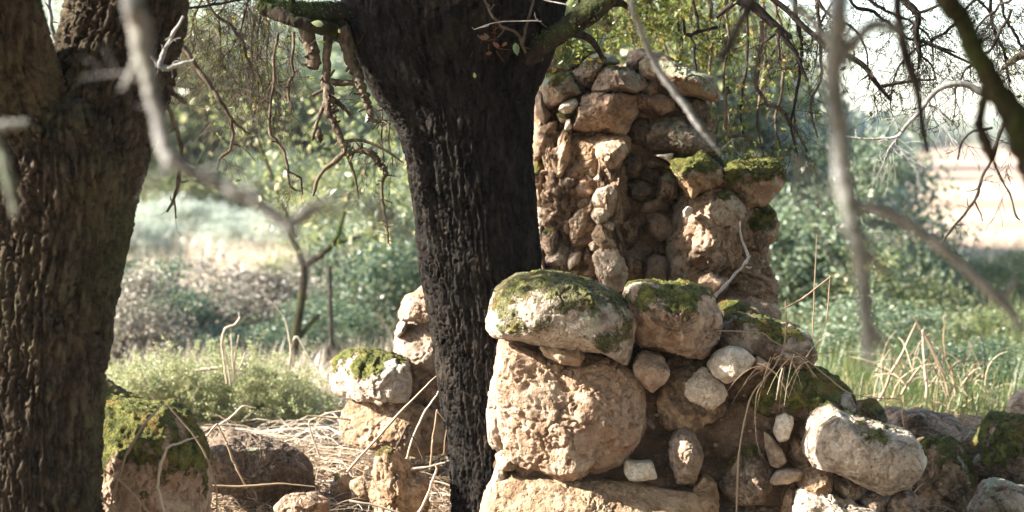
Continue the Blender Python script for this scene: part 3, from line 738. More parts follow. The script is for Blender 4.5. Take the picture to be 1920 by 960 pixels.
# ------------------------------------------------------------------ the wall remnant behind the black tree
YR = 9.1
rem = empty('stone_wall', (-0.5, YR, 0.0), 'short sunlit stone wall remnant peeping out left of the black trunk', 'stone wall')
def rs(px, dy=0.0, **k): return stone(rem, px, YR + dy, **k)
rs([(750,582),(760,560),(785,545),(800,528),(820,535),(850,560),(850,598),(790,602),(755,602)], -.05, depth=.16, n=3, tint=.3, dirt=.05)
rs([(742,642),(745,615),(760,603),(850,600),(855,745),(770,745),(758,690),(742,682)], .05, depth=.18, n=6, tint=.2, dirt=.1, moss=.12)
rs([(740,626),(748,605),(765,601),(760,620),(745,633)], .0, depth=.07, tint=.6)
rs([(617,716),(625,680),(650,663),(690,660),(740,667),(766,678),(769,720),(763,746),(720,753),(660,753),(625,741)], -.12, depth=.20, n=3.4, tint=.50, dirt=-.05, moss=.60, yaw=.5, label='pale squared stone with yellow moss along its top')
rs([(640,812),(645,780),(665,751),(720,747),(780,752),(850,768),(850,845),(800,850),(740,850),(690,835),(655,828)], -.05, depth=.2, n=3.4, tint=.25, dirt=.08)
rs([(700,752),(715,738),(735,742),(745,756),(720,764)], -.22, depth=.06, tint=.1, dirt=.4)
rs([(765,680),(850,690),(850,800),(770,790)], .06, depth=.18, n=5, tint=.05, dirt=.15)

# ------------------------------------------------------------------ loose stones
def loose(px, Y, label, cat='stone', nm='loose_stone', group=None, **k):
    o = stone(None, px, Y, name=nm, **k)
    return tag(o, label, cat, group)
loose([(165,800),(190,770),(215,764),(255,767),(310,771),(346,790),(366,820),(379,850),(385,900),(384,970),(380,1060),(150,1060),(158,880)], 7.5, 'big boulder with orange and green moss beside the left tree trunk', 'boulder', 'mossy_boulder', depth=.28, n=3.2, tint=.12, moss=.63, dirt=.12, lichen=.2, chops=2, rough=.9)
loose([(165,735),(190,717),(215,735),(245,748),(272,765),(290,800),(240,830),(170,820)], 8.3, 'dark mossy hump peeping over the mossy boulder at the left', 'boulder', 'mossy_boulder', depth=.2, moss=.6, dirt=.7, tint=-.2)
loose([(383,852),(398,830),(425,812),(460,821),(520,837),(560,859),(577,880),(580,925),(540,940),(440,930),(390,920)], 8.6, 'brown shaded rock lying half buried in dry straw', 'rock', 'rock', depth=.22, n=4, tint=-.3, dirt=.75)  # strong darkening here paints the rock's shade into its colour
loose([(693,922),(697,880),(712,851),(735,846),(760,864),(776,890),(802,900),(804,945),(780,985),(720,990),(698,950)], 8.15, 'knobby tan stone with a hollow in front of the black trunk', 'stone', depth=.16, n=2.6, tint=.1, moss=.3, dirt=.25, rough=1.5)
loose([(618,917),(630,889),(650,887),(662,900),(655,930),(625,935)], 8.7, 'small rounded stone in straw between two larger rocks', 'stone', depth=.07, tint=.1, moss=.3)
loose([(655,905),(680,893),(700,905),(700,935),(665,940)], 8.6, 'small brown stone touching the knobby tan stone', 'stone', depth=.07, tint=.1, dirt=.2)
loose([(515,950),(540,927),(590,927),(615,940),(605,975),(530,975)], 8.2, 'flat grey brown stone at the bottom edge in the straw', 'stone', depth=.1, tint=.15, dirt=.3)
loose([(1698,872),(1718,844),(1735,827),(1780,827),(1806,842),(1823,880),(1830,920),(1835,1010),(1730,1010),(1703,932)], 8.7, 'grey boulder with mossy top right of the pale boulder', 'boulder', 'mossy_boulder', depth=.22, n=3.2, tint=.2, moss=.5, dirt=.35, lichen=.3)
loose([(1815,872),(1845,830),(1860,790),(1895,777),(1945,785),(1990,900),(1970,960),(1880,950),(1835,910)], 8.7, 'dark moss covered boulder at the lower right edge', 'boulder', 'mossy_boulder', depth=.25, n=3, tint=.1, moss=.55, dirt=.6, lichen=.2)
loose([(1806,827),(1820,809),(1850,804),(1872,812),(1862,852),(1830,858)], 9.1, 'smooth blue grey stone wedged behind the dark mossy boulder', 'stone', depth=.12, tint=.1, dirt=.5, lichen=.3, rough=.6)
loose([(1825,965),(1850,913),(1880,902),(1932,924),(1990,990),(1960,1040),(1840,1040)], 8.2, 'grey stone in the bottom right corner under the mossy boulder', 'stone', depth=.18, n=4, tint=.2, dirt=.3, lichen=.3)
loose([(1893,772),(1900,748),(1920,731),(1960,735),(1980,810),(1900,805)], 9.8, 'sunlit tan stone cut by the right edge of the picture', 'stone', depth=.14, tint=.4, dirt=.05)
loose([(1596,777),(1612,754),(1640,752),(1662,775),(1650,820),(1605,820)], 9.2, 'small black mossy stone directly behind the pale boulder', 'stone', depth=.12, moss=.5, dirt=.7)
loose([(1660,805),(1690,776),(1740,772),(1792,785),(1810,812),(1800,860),(1710,860)], 9.5, 'long brown rubble stone in front of the green grass', 'stone', depth=.2, n=3.4, tint=.05, dirt=.35)
loose([(1792,793),(1810,779),(1862,788),(1868,815),(1800,820)], 9.8, 'flat brown stone behind the blue grey stone', 'stone', depth=.15, tint=.1, dirt=.3)
loose([(1650,790),(1665,765),(1700,768),(1720,790),(1690,812),(1660,812)], 9.8, 'rubble stone under the dry stalks left of the long brown stone', 'stone', depth=.15, tint=.15, dirt=.3)

#@@PART3

# ------------------------------------------------------------------ the two oak trees
YT = 8.25
oak = empty('oak_tree', at(985, 1010, YT), 'oak tree with coal black trunk leaning behind the mossy capstone', 'tree')
trunk('trunk', oak, [(1000, 1150, 330, YT), (978, 1010, 262, YT), (958, 900, 226, YT), (940, 800, 208, YT), (926, 700, 208, YT), (914, 600, 212, YT), (901, 500, 222, YT), (891, 400, 222, YT), (880, 300, 230, YT), (868, 200, 262, YT), (845, 110, 318, YT), (836, 20, 356, YT), (838, -40, 340, YT)],
      M_BURNT, cu=0.021, cv=0.075, amp=0.0135, nseg=380, dv=0.0045, seed=3, lump=0.015)
trunk('limb', oak, [(800, 170, 180, YT - .02), (760, 60, 205, YT - .04), (735, -60, 200, YT), (690, -220, 180, YT + .1), (600, -480, 150, YT + .2)], M_BURNT, cu=0.019, cv=0.04, amp=0.010, nseg=260, dv=0.007, seed=4, lump=0.012)
trunk('limb', oak, [(925, 190, 130, YT - .02), (958, 80, 160, YT - .05), (985, -50, 165, YT), (1040, -240, 150, YT + .1), (1120, -520, 130, YT + .3)], M_BURNT, cu=0.019, cv=0.04, amp=0.010, nseg=260, dv=0.007, seed=5, lump=0.012)

YL = 7.0
oak2 = empty('oak_tree', at(70, 1060, YL), 'oak tree with brown ridged bark filling the left edge', 'tree')
trunk('trunk', oak2, [(62, 1180, 300, YL), (58, 1040, 262, YL), (60, 900, 250, YL), (62, 800, 246, YL), (66, 700, 250, YL), (74, 600, 262, YL), (86, 500, 270, YL), (96, 400, 290, YL), (98, 310, 322, YL), (92, 240, 330, YL), (92, 190, 290, YL), (98, 150, 200, YL), (104, 120, 110, YL), (107, 100, 30, YL)],
      M_BARK, cu=0.028, cv=0.10, amp=0.020, nseg=380, dv=0.0050, seed=8, lump=0.02)
trunk('limb', oak2, [(120, 400, 230, YL - .02), (150, 290, 232, YL - .02), (190, 180, 226, YL), (220, 90, 220, YL), (238, 0, 212, YL), (252, -120, 200, YL), (280, -320, 180, YL + .1)], M_BARK, cu=0.034, cv=0.060, amp=0.020, nseg=320, dv=0.0055, seed=9, lump=0.02)
trunk('limb', oak2, [(70, 330, 250, YL - .03), (30, 220, 225, YL - .10), (-5, 110, 200, YL - .26), (-25, 10, 190, YL - .42), (-60, -140, 170, YL - .5), (-120, -340, 150, YL - .5)], M_BARK, cu=0.030, cv=0.055, amp=0.015, nseg=300, dv=0.0055, seed=10, lump=0.02)

M_MOSSFUZZ = mat_leaf('moss_tuft', (0.03, 0.05, 0.012), (0.10, 0.15, 0.03), (0.16, 0.14, 0.04), .3)
M_OAKLEAF = mat_leaf('oak_leaf', (0.070, 0.105, 0.020), (0.20, 0.23, 0.045), (0.42, 0.26, 0.04), 0.55)

def branch(tree, rows, mat, kink=0.25, twigs=0, tl=0.25, tr=0.0022, lv=1, droop=0.6, leaves=0, lsize=0.028, seed=0, sides=10, name='branch', label=None, sub=(), minr=0.0009, k=4, wob=.35, start=0.15, kids=4):
    """one limb drawn along its pixels, with side shoots as sub-parts"""
    r_ = np.random.RandomState(500 + seed)
    kink = kink * (2.0 if rows[len(rows) // 2][2] < 11 else 0.9 if rows[len(rows) // 2][2] < 20 else 0.25)
    P, R = pathpx(rows, k, kink, seed)
    T = Tubes(); T.add(P, R, sides)
    for rw in sub:
        p2, r2 = pathpx(rw, k, kink, seed + 7); T.add(p2, r2, max(6, sides - 2))
    for q in range(int(len(P) * .35)):
        i = r_.randint(1, len(P)); d = r_.normal(size=3); d /= np.linalg.norm(d)
        l = r_.uniform(.012, .05); rs_ = max(.0011, R[i] * r_.uniform(.25, .45))
        T.add(np.array([P[i], P[i] + d * l * .5, P[i] + d * l + r_.normal(size=3) * .004]), [rs_ * 1.4, rs_, rs_ * .7], 5)
    o = T.build(name, mat, tree)
    if label: o['label'] = label
    if mat is M_MOSSBR:
        n = 5200; i = r_.randint(0, len(P), n)
        d = r_.normal(size=(n, 3)); d[:, 2] = np.abs(d[:, 2]) * .9 - .25; d /= np.linalg.norm(d, axis=1)[:, None]
        C = P[i] + d * (R[i] * r_.uniform(.85, 1.12, n))[:, None] + r_.normal(size=(n, 3)) * .008
        C = C[fbm(C / .07, 3) > -.05]
        f = put('moss', leaf_mesh('moss', C - np.array(world_loc(o)), .011, M_MOSSFUZZ, r_, .45), o); f['kind'] = 'stuff'
    if twigs:
        T2 = Tubes(); lp = []
        src = [(P, R)] + [pathpx(rw, k, kink, seed + 7) for rw in sub]
        for q in range(twigs):
            p_, rr_ = src[r_.randint(len(src))] if r_.rand() < .6 else src[0]
            i = r_.randint(int(len(p_) * start), len(p_))
            d = r_.normal(size=3) * np.array([1, .7, .7]) + np.array([0, 0, -droop])
            grow(T2, None, p_[i], d, tl * r_.uniform(.5, 1.4), min(tr * r_.uniform(.7, 1.3), rr_[i] * .8), lv, r_, droop, wob, kids, minr, lp)
        t = T2.build('twig', mat, o); t['kind'] = 'stuff'
        if leaves:
            lp = np.array(lp); idx = r_.randint(0, len(lp), leaves)
            C = lp[idx] + r_.normal(size=(leaves, 3)) * 0.012
            l = put('leaf', leaf_mesh('leaf', C - np.array(world_loc(o)), lsize, M_OAKLEAF, r_), o); l['kind'] = 'stuff'
    return o

# broken mossy limb of the black oak on the left
Z = 8.05
branch(oak, [(760, 50, 60, YT + .12), (705, 36, 56, YT + .02), (660, 28, 48, YT - .06), (610, 24, 40, Z + .04), (550, 20, 34, Z), (515, 14, 30, Z), (486, 4, 26, Z)], M_MOSSBR, .25, 26, .10, .0022, 0, .2, seed=1, sides=40,
       sub=[[(690, 90, 40, YT + .05), (655, 70, 34, YT - .08), (620, 57, 28, Z - .02), (575, 46, 24, Z - .08), (540, 34, 24, Z - .08), (510, 22, 26, Z - .05), (490, 14, 22, Z - .05)]], label='broken mossy limb stub')
branch(oak, [(572, 50, 30, Z), (580, 80, 28, Z), (588, 110, 26, Z), (586, 128, 22, Z)], M_BRANCH, .2, 0, sides=12, seed=2)
branch(oak, [(640, 50, 30, Z), (648, 85, 26, Z + .02), (662, 120, 22, Z + .02), (672, 145, 18, Z), (682, 175, 15, Z), (692, 205, 12, Z), (700, 226, 9, Z), (727, 227, 4, Z)], M_BRANCH, .3, 8, .14, .0018, 1, .6, seed=3, sub=[[(674, 157, 10, Z), (640, 156, 13, Z), (618, 152, 11, Z)]])
branch(oak, [(615, 60, 20, Z), (613, 110, 16, Z), (611, 150, 17, Z), (617, 178, 22, Z), (616, 205, 20, Z), (622, 222, 14, Z), (634, 248, 13, Z), (645, 275, 12, Z), (650, 287, 12, Z), (672, 281, 12, Z), (694, 287, 13, Z), (712, 307, 12, Z), (723, 322, 9, Z), (716, 345, 7, Z), (718, 380, 6, Z), (724, 420, 6, Z), (728, 457, 4, Z)], M_BRANCH, .22, 9, .09, .0016, 0, .4, seed=4, sides=12,
       sub=[[(647, 286, 9, Z), (626, 304, 10, Z), (605, 320, 8, Z), (593, 345, 7, Z), (586, 367, 5, Z)],
            [(649, 286, 6, Z), (660, 315, 6, Z), (668, 345, 5, Z), (672, 374, 3, Z)],
            [(643, 265, 6, Z), (680, 264, 6, Z), (720, 281, 5, Z), (757, 306, 3, Z)],
            [(622, 185, 9, Z), (640, 196, 9, Z), (652, 212, 6, Z), (660, 223, 6, Z)],
            [(612, 188, 9, Z), (600, 215, 8, Z), (592, 240, 7, Z), (585, 263, 4, Z)],
            [(612, 165, 8, Z), (598, 172, 7, Z), (586, 179, 5, Z)]], label='crooked dead branch hanging left of the black trunk')
T = Tubes(); P, R = pathpx([(598, 238, 3, Z), (598, 243, 8, Z), (598, 252, 14, Z), (600, 262, 11, Z), (601, 269, 3, Z)], 4); T.add(P, R, 10)
o_ = T.build('seed_pod', M_BRANCH, oak)
branch(oak, [(550, 60, 6, Z), (549, 100, 6, Z), (548, 135, 6, Z), (541, 162, 7, Z), (543, 192, 4, Z)], M_BRANCH, .3, 4, .12, .0014, 1, .7, seed=5)
branch(oak, [(520, 60, 6, Z + .3), (515, 130, 6, Z + .3), (508, 200, 6, Z + .3), (506, 250, 6, Z + .3), (525, 270, 6, Z + .3), (538, 310, 5, Z + .3), (545, 350, 4, Z + .3), (562, 358, 3, Z + .3)], M_BRANCH, .3, 10, .22, .0015, 1, .9, leaves=14, seed=6,
       sub=[[(540, 320, 4, Z + .3), (562, 335, 4, Z + .3), (568, 365, 3, Z + .3)]])
for k, (x, y) in enumerate([(360, 60), (410, 40), (450, 70), (480, 110), (470, 160), (730, 240), (715, 235), (500, 90)]):
    branch(oak, [(x + 40, -60, 5, 8.5 + .05 * k), (x + 10, y * .3, 5, 8.5 + .05 * k), (x, y, 4, 8.5 + .05 * k), (x + 6, y + 70, 3, 8.5 + .05 * k)], M_BRANCH, .5, 26 if k not in (5, 6) else 10, .26, .0013, 2, .9, leaves=70 if k < 5 else 10, seed=20 + k, sides=6, lsize=.026)

# branches of the left oak that hang in the gap between the trunks
branch(oak2, [(318, 60, 10, 7.3), (332, 74, 10, 7.3), (360, 112, 10, 7.3), (385, 150, 9, 7.3), (408, 180, 9, 7.3), (430, 217, 7, 7.3), (455, 243, 4, 7.3), (472, 252, 2, 7.3)], M_BRANCH, .25, 9, .16, .0014, 1, .9, seed=40,
       sub=[[(434, 220, 7, 7.3), (436, 250, 6, 7.3), (432, 280, 6, 7.3), (415, 294, 6, 7.3), (407, 318, 4, 7.3)], [(433, 270, 3, 7.3), (455, 276, 3, 7.3), (479, 302, 2, 7.3)]], label='mossy hanging branch slanting down from the left trunk')
branch(oak2, [(300, 175, 8, 7.0), (318, 210, 8, 7.0), (334, 248, 8, 7.0), (340, 285, 8, 7.0), (336, 330, 8, 7.0), (327, 370, 7, 7.0), (312, 398, 4, 7.0)], M_BRANCH, .3, 5, .10, .0013, 0, .5, seed=41, sub=[[(326, 374, 4, 7.0), (331, 410, 3, 7.0)]])
branch(oak2, [(296, 150, 8, 7.0), (318, 170, 9, 7.0), (350, 194, 7, 7.0)], M_BRANCH, .25, 4, .08, .0013, 0, .5, seed=42)
branch(oak2, [(345, 30, 5, 6.8), (325, 62, 7, 6.8), (308, 95, 9, 6.8), (302, 115, 12, 6.8), (310, 128, 12, 6.8), (335, 121, 8, 6.8), (363, 113, 4, 6.8)], M_GREYBR, .3, 4, .08, .0014, 0, .2, seed=43, sub=[[(308, 130, 8, 6.8), (295, 122, 9, 6.8), (285, 105, 5, 6.8)]], label='pale forked twig in front of the left trunk')
branch(oak2, [(372, -60, 7, 7.6), (395, 18, 6, 7.6), (430, 45, 6, 7.6), (452, 74, 6, 7.6), (465, 115, 5, 7.6), (478, 147, 3, 7.6)], M_BRANCH, .3, 10, .2, .0013, 1, .9, leaves=16, seed=44)
branch(oak2, [(320, 15, 5, 7.5), (370, 12, 6, 7.5), (430, 4, 5, 7.5), (480, -10, 5, 7.5)], M_DARKBR, .3, 12, .22, .0013, 1, 1.0, seed=45)
branch(oak2, [(90, -40, 9, 7.3), (95, 20, 9, 7.3), (100, 60, 9, 7.3), (112, 92, 6, 7.3)], M_GREYBR, .3, 4, .1, .0015, 0, .3, seed=46, sub=[[(140, -30, 7, 7.3), (130, 20, 7, 7.3), (118, 60, 6, 7.3)]])

# right hand branches of the black oak
branch(oak, [(905, 170, 60, YT - .02), (945, 134, 50, YT - .08), (985, 108, 42, YT - .14), (1020, 82, 38, YT - .18), (1055, 58, 40, YT - .2), (1095, 30, 44, YT - .2), (1140, -5, 42, YT - .2), (1200, -70, 40, YT - .2), (1330, -160, 34, YT - .2), (1480, -210, 26, YT - .2)], M_MOSSBR, .2, 16, .12, .002, 0, -.3, seed=50, sides=40,
       sub=[[(1075, 62, 16, YT - .2), (1105, 72, 14, YT - .1), (1122, 95, 10, YT), (1130, 110, 8, YT)], [(1120, 12, 14, YT - .2), (1160, 6, 14, YT - .2), (1178, 14, 8, YT - .2)]], label='thick mossy limb forking off the right of the black trunk')
branch(oak, [(985, 100, 5, YT - .25), (970, 62, 6, YT - .3), (940, 50, 6, YT - .32), (920, 25, 5, YT - .34), (903, -10, 4, YT - .34)], M_BRANCH, .2, 0, seed=51, sides=7, sub=[[(917, 22, 3, YT - .34), (926, 8, 3, YT - .34)], [(1025, 52, 2, YT - .3), (1000, 28, 2, YT - .3)]])
branch(oak, [(978, 85, 6, YT - .25), (988, 45, 5, YT - .25), (1004, -10, 4, YT - .25)], M_BRANCH, .2, 0, seed=52, sides=7)
branch(oak, [(1015, 40, 2.0, YT - .32), (980, 39, 2, YT - .33), (930, 42, 2, YT - .33), (890, 55, 1.6, YT - .33)], M_WHITETW, .2, 0, seed=53, sides=5, sub=[[(1065, 10, 2.5, YT - .3), (1030, 2, 2.5, YT - .3), (1005, -5, 2.5, YT - .3)]], label='thin bleached twig caught in the fork')
Y1 = 8.2
branch(oak, [(1200, -80, 14, Y1), (1290, -60, 14, Y1), (1350, -25, 15, Y1), (1385, 0, 18, Y1), (1415, 14, 18, Y1), (1440, 36, 17, Y1), (1463, 58, 16, Y1), (1474, 78, 11, Y1), (1490, 96, 10, Y1), (1504, 130, 7, Y1), (1515, 153, 5, Y1)], M_DARKBR, .22, 34, .20, .0016, 1, .8, leaves=60, seed=60, sides=12,
       sub=[[(1462, 58, 14, Y1), (1476, 66, 13, Y1), (1484, 70, 9, Y1)], [(1456, 64, 5, Y1), (1430, 80, 4, Y1), (1404, 93, 2, Y1)], [(1460, 75, 5, Y1), (1461, 100, 5, Y1), (1461, 120, 5, Y1)], [(1385, 2, 9, Y1), (1362, 16, 9, Y1), (1343, 34, 5, Y1)]], label='dark broken branch above the pillar')
branch(oak, [(1370, -120, 12, Y1 + .1), (1430, -20, 11, Y1 + .1), (1475, 18, 11, Y1 + .1), (1502, 46, 11, Y1 + .1), (1530, 70, 11, Y1 + .1), (1556, 95, 11, Y1 + .1), (1582, 101, 11, Y1 + .1), (1606, 113, 11, Y1 + .1), (1626, 131, 10, Y1 + .1), (1646, 160, 9, Y1 + .1), (1671, 189, 5, Y1 + .1)], M_DARKBR, .2, 30, .20, .0015, 1, .9, seed=61, sides=10,
       sub=[[(1651, 162, 6, Y1 + .1), (1690, 155, 6, Y1 + .1), (1720, 151, 5, Y1 + .1), (1756, 149, 3, Y1 + .1)]])
branch(oak, [(1640, -80, 14, Y1 + .2), (1690, -5, 14, Y1 + .2), (1712, 18, 14, Y1 + .2), (1722, 30, 12, Y1 + .2), (1718, 55, 12, Y1 + .2), (1721, 80, 11, Y1 + .2), (1724, 105, 7, Y1 + .2), (1722, 130, 4, Y1 + .2)], M_DARKBR, .2, 48, .2, .0015, 1, .9, seed=62, sides=10,
       sub=[[(1722, 78, 7, Y1 + .2), (1745, 82, 8, Y1 + .2), (1780, 100, 6, Y1 + .2), (1825, 121, 3, Y1 + .2)], [(1726, 103, 5, Y1 + .2), (1746, 122, 4, Y1 + .2), (1755, 148, 3, Y1 + .2)], [(1726, 24, 6, Y1 + .2), (1760, 10, 5, Y1 + .2), (1800, -5, 5, Y1 + .2)]])
branch(oak, [(1560, -70, 8, Y1 + .3), (1600, 4, 7, Y1 + .3), (1640, 24, 7, Y1 + .3), (1672, 48, 6, Y1 + .3), (1702, 70, 6, Y1 + .3), (1742, 80, 5, Y1 + .3), (1790, 100, 4, Y1 + .3)], M_DARKBR, .25, 34, .2, .0014, 1, .9, seed=63, sides=8)
branch(oak, [(1860, -60, 7, Y1 + .4), (1858, 20, 6, Y1 + .4), (1863, 50, 6, Y1 + .4), (1880, 90, 6, Y1 + .4), (1889, 130, 5, Y1 + .4), (1893, 165, 3, Y1 + .4)], M_DARKBR, .25, 34, .22, .0014, 1, .8, leaves=14, seed=64, sides=8)
branch(oak, [(1960, 85, 14, Y1 + .2), (1915, 105, 14, Y1 + .2), (1890, 120, 11, Y1 + .2), (1878, 130, 7, Y1 + .2)], M_BRANCH, .2, 8, .15, .0014, 1, .8, seed=65, sides=10)
branch(oak, [(1880, 150, 14, 7.2), (1855, 172, 14, 7.2), (1820, 162, 13, 7.2), (1785, 156, 12, 7.2), (1762, 165, 11, 7.2), (1742, 184, 10, 7.2), (1726, 208, 9, 7.2), (1700, 235, 7, 7.2), (1680, 257, 6, 7.2), (1630, 260, 4, 7.2), (1580, 256, 3, 7.2)], M_GREYBR, .25, 16, .15, .0012, 1, .9, seed=66, sides=10,
       sub=[[(1700, 235, 5, 7.2), (1670, 275, 5, 7.2), (1658, 300, 3, 7.2)], [(1742, 196, 5, 7.2), (1765, 210, 5, 7.2), (1795, 240, 4, 7.2)]])
branch(oak, [(1880, 230, 8, 7.0), (1862, 290, 7, 7.0), (1848, 320, 6, 7.0), (1838, 345, 6, 7.0), (1828, 375, 6, 7.0), (1800, 410, 5, 7.0), (1770, 452, 4, 7.0), (1772, 465, 3, 7.0)], M_DARKBR, .25, 10, .10, .0012, 1, .7, seed=67, sides=8,
       sub=[[(1864, 305, 5, 7.0), (1878, 335, 4, 7.0), (1893, 365, 4, 7.0), (1904, 400, 4, 7.0), (1912, 413, 3, 7.0)], [(1828, 378, 3, 7.0), (1838, 400, 3, 7.0), (1842, 415, 2, 7.0)], [(1860, 240, 6, 7.0), (1815, 250, 5, 7.0), (1800, 280, 4, 7.0), (1796, 300, 3, 7.0)]])
# leafy shoots hanging over the pillar
k = 0
for (x, y, L_) in [(1080, -30, 120), (1130, -20, 90), (1165, -40, 130), (1200, -50, 110), (1235, -30, 140), (1270, -40, 170), (1300, -40, 210), (1330, -30, 240), (1360, -20, 250), (1395, 0, 280), (1430, 10, 290), (1465, 80, 200), (1500, 60, 240), (1540, 60, 200), (1110, -40, 100), (1255, -40, 120), (1315, -40, 150), (1180, -50, 90), (1350, -40, 140), (1290, -50, 110), (1220, -50, 80)]:
    yy = (8.6 if x < 1120 or x > 1350 else 9.45) + .12 * (k % 6)
    x2 = x + ((k * 37) % 40 - 20)
    branch(oak, [(x - 10, y - 70, 8, yy), (x, y, 7, yy), ((x + x2) / 2 + 8, y + L_ * .35, 6, yy), (x2, y + L_ * .7, 5, yy), (x2 + 12, y + L_, 3, yy)], M_BRANCH if k % 3 else M_DARKBR, .5, 13, .17, .0014, 1, .9, leaves=(300 if y + L_ < 140 else 150) if x < 1440 else 20, seed=80 + k, sides=8, lsize=.030)
    k += 1
for k, (x, y, L_, dx) in enumerate([(1560, 30, 120, 70), (1610, -20, 130, -80), (1660, 20, 110, 90), (1760, 70, 130, -90), (1800, -20, 120, 70), (1850, 100, 120, -60), (1890, 0, 140, -70), (1900, 60, 170, 40)]):
    yy = 8.3 + .13 * (k % 5)
    branch(oak, [(x - dx * .8, y - 80, 6, yy), (x - dx * .3, y - 20, 6, yy), (x, y, 5.5, yy), (x + dx * .5, y + L_ * .18, 5, yy), (x + dx * .9, y + L_ * .5, 4, yy), (x + dx, y + L_, 2, yy)], M_DARKBR, .6, 20, .17, .0013, 2, .5, leaves=30 if k % 2 else 8, seed=140 + k, sides=7, wob=.5)
branch(oak, [(1430, 40, 9, 8.7), (1425, 120, 9, 8.7), (1418, 160, 8, 8.7), (1440, 190, 8, 8.7), (1462, 205, 9, 8.7), (1490, 245, 6, 8.7), (1513, 285, 4, 8.7)], M_BRANCH, .35, 16, .18, .0014, 1, .8, leaves=20, seed=110, sides=9,
       sub=[[(1365, 165, 8, 8.7), (1362, 200, 8, 8.7), (1362, 250, 7, 8.7), (1400, 256, 5, 8.7), (1428, 272, 3, 8.7)]])
branch(oak, [(1345, 52, 6, 8.6), (1315, 58, 6, 8.6), (1296, 65, 8, 8.6), (1285, 62, 6, 8.6), (1282, 38, 4, 8.6)], M_DARKBR, .2, 3, .1, .0013, 0, .3, seed=111)

# the two crowns, above the picture
def crown(tree, C, rad, n, size, seed, name='crown'):
    r_ = np.random.RandomState(seed)
    pts = []
    while len(pts) < 70:
        u = r_.normal(size=3); u /= np.linalg.norm(u)
        pts.append(u * r_.uniform(.35, 1.0))
    pts = np.array(pts)
    cl = pts[r_.randint(0, len(pts), n)] * np.array(rad) + r_.normal(size=(n, 3)) * 0.26
    cl = cl[cl[:, 2] > -rad[2] * 0.75] + np.array(C)
    o = put(name, leaf_mesh(name, cl - np.array(world_loc(tree)), size, M_OAKLEAF, r_), tree)
    o['kind'] = 'stuff'
    return o
crown(oak, (0.9, 9.4, 5.7), (2.8, 2.4, 1.5), 16000, .06, 301)
crown(oak2, (-1.9, 7.4, 6.4), (1.9, 2.0, 1.2), 7000, .06, 302)

def clumps(tree, targets, dist, seed, size=.06):
    # leaf clumps added out of view on the sun's path to shade chosen spots
    r_ = np.random.RandomState(seed); C = []
    for px, py, Y, r in targets:
        c = at(px, py, Y) + np.array(SUN) * dist * r_.uniform(.93, 1.07)
        n = int(650 * r * r / .08)
        u = r_.normal(size=(n, 3)); u /= np.linalg.norm(u, axis=1)[:, None]
        C.append(c + u * (r * r_.rand(n, 1) ** .4))
    C = np.vstack(C)
    o = put('crown', leaf_mesh('crown', C - np.array(world_loc(tree)), size, M_OAKLEAF, r_), tree); o['kind'] = 'stuff'  # added blobs that only cast shade, hung on the left oak
clumps(oak2, [(1090, 150, 9, .24), (1200, 180, 9, .24), (1300, 200, 9, .16), (1150, 235, 9, .16), (1060, 250, 9, .10),
              (820, 60, 8.1, .24), (900, 130, 8.0, .2), (950, 60, 8.1, .24), (960, 200, 8.0, .14), (720, 60, 8.1, .14),
              (1130, 600, 7.7, .10), (1290, 560, 7.7, .10), (1440, 640, 7.7, .18), (1500, 740, 7.8, .16)], 3.9, 71)
def sky_blocking_oak(x, y, r, zc, label, seed):  # unseen trees added so that their leaves cut down the skylight
    root = empty('oak_tree', (x, y, 0), label, 'tree', 'oaks added out of view to block skylight')
    r_ = np.random.RandomState(seed); T = Tubes(); t = np.linspace(0, 1, 8)[:, None]
    T.add(np.array([0, 0, zc]) * t + np.sin(t * 3) * r_.normal(size=3) * .15 + np.array([x, y, -.2]), .24 * (1 - .5 * t[:, 0]), 12)
    for q in range(9):
        e = r_.normal(size=3) * np.array([.5, .5, .3]) * r + np.array([0, 0, zc + .3]); s_ = np.array([0, 0, zc * .6])
        T.add(s_ + (e - s_) * t + np.array([x, y, 0]), .09 * (1 - .8 * t[:, 0]), 6)
    T.build('trunk', M_BARK, root)
    n = 15000
    P = cloud(r_, n, (r, r, r * .55), 60, .16, .3) + np.array([0, 0, zc])
    put('crown', leaf_mesh('crown', P, .15, M_OAKLEAF, r_, .6), root)['kind'] = 'stuff'

# dead leaves and sprigs in the fork of the black oak
def leaf_card(name, px, py, Y, size, col, ang, parent=None, label=None, tilt=.3):
    """one folded leaf with a midrib"""
    c = at(px, py, Y); s = size * Y / F
    prof = [(0, .0), (.18, .20), (.45, .27), (.75, .18), (1.0, .0)]
    V = []; 
    for t, w in prof:
        V += [(-w, 0.10 * w, t), (0, -0.05, t), (w, 0.10 * w, t)]
    V = np.array(V); V[:, 1] += 0.22 * V[:, 2] ** 2
    V[:, 2] -= .5
    ca, sa = math.cos(ang), math.sin(ang)
    V = np.stack([V[:, 0] * ca - V[:, 2] * sa, V[:, 1], V[:, 0] * sa + V[:, 2] * ca], 1) * s
    Fq = [[3 * i + j, 3 * i + j + 1, 3 * i + 4 + j, 3 * i + 3 + j] for i in range(4) for j in (0, 1)]
    N = NB(name + '_surface'); n_ = N.noise(N.a('TexCoord').outputs['Object'], 90, 4)
    m = N.done(N.mix(n_, tuple(v * .6 for v in col), col), .6, trans=.3, tcol=N.mix(0.0, col, col))
    o = put(name, mesh(name, V, Fq, m), parent, c)
    if label: o['label'] = label
    return o
leaf_card('leaf', 890, 141, YT - .31, 11, (.62, .60, .22), .2, oak, 'small yellow leaf stuck on the black bark')
leaf_card('leaf', 968, 92, YT - .36, 24, (.20, .30, .16), 3.3, oak, 'single green leaf hanging in the fork')
leaf_card('leaf', 905, 68, YT - .30, 26, (.30, .20, .13), 1.4, oak)
leaf_card('leaf', 930, 84, YT - .30, 16, (.26, .12, .08), 1.0, oak)
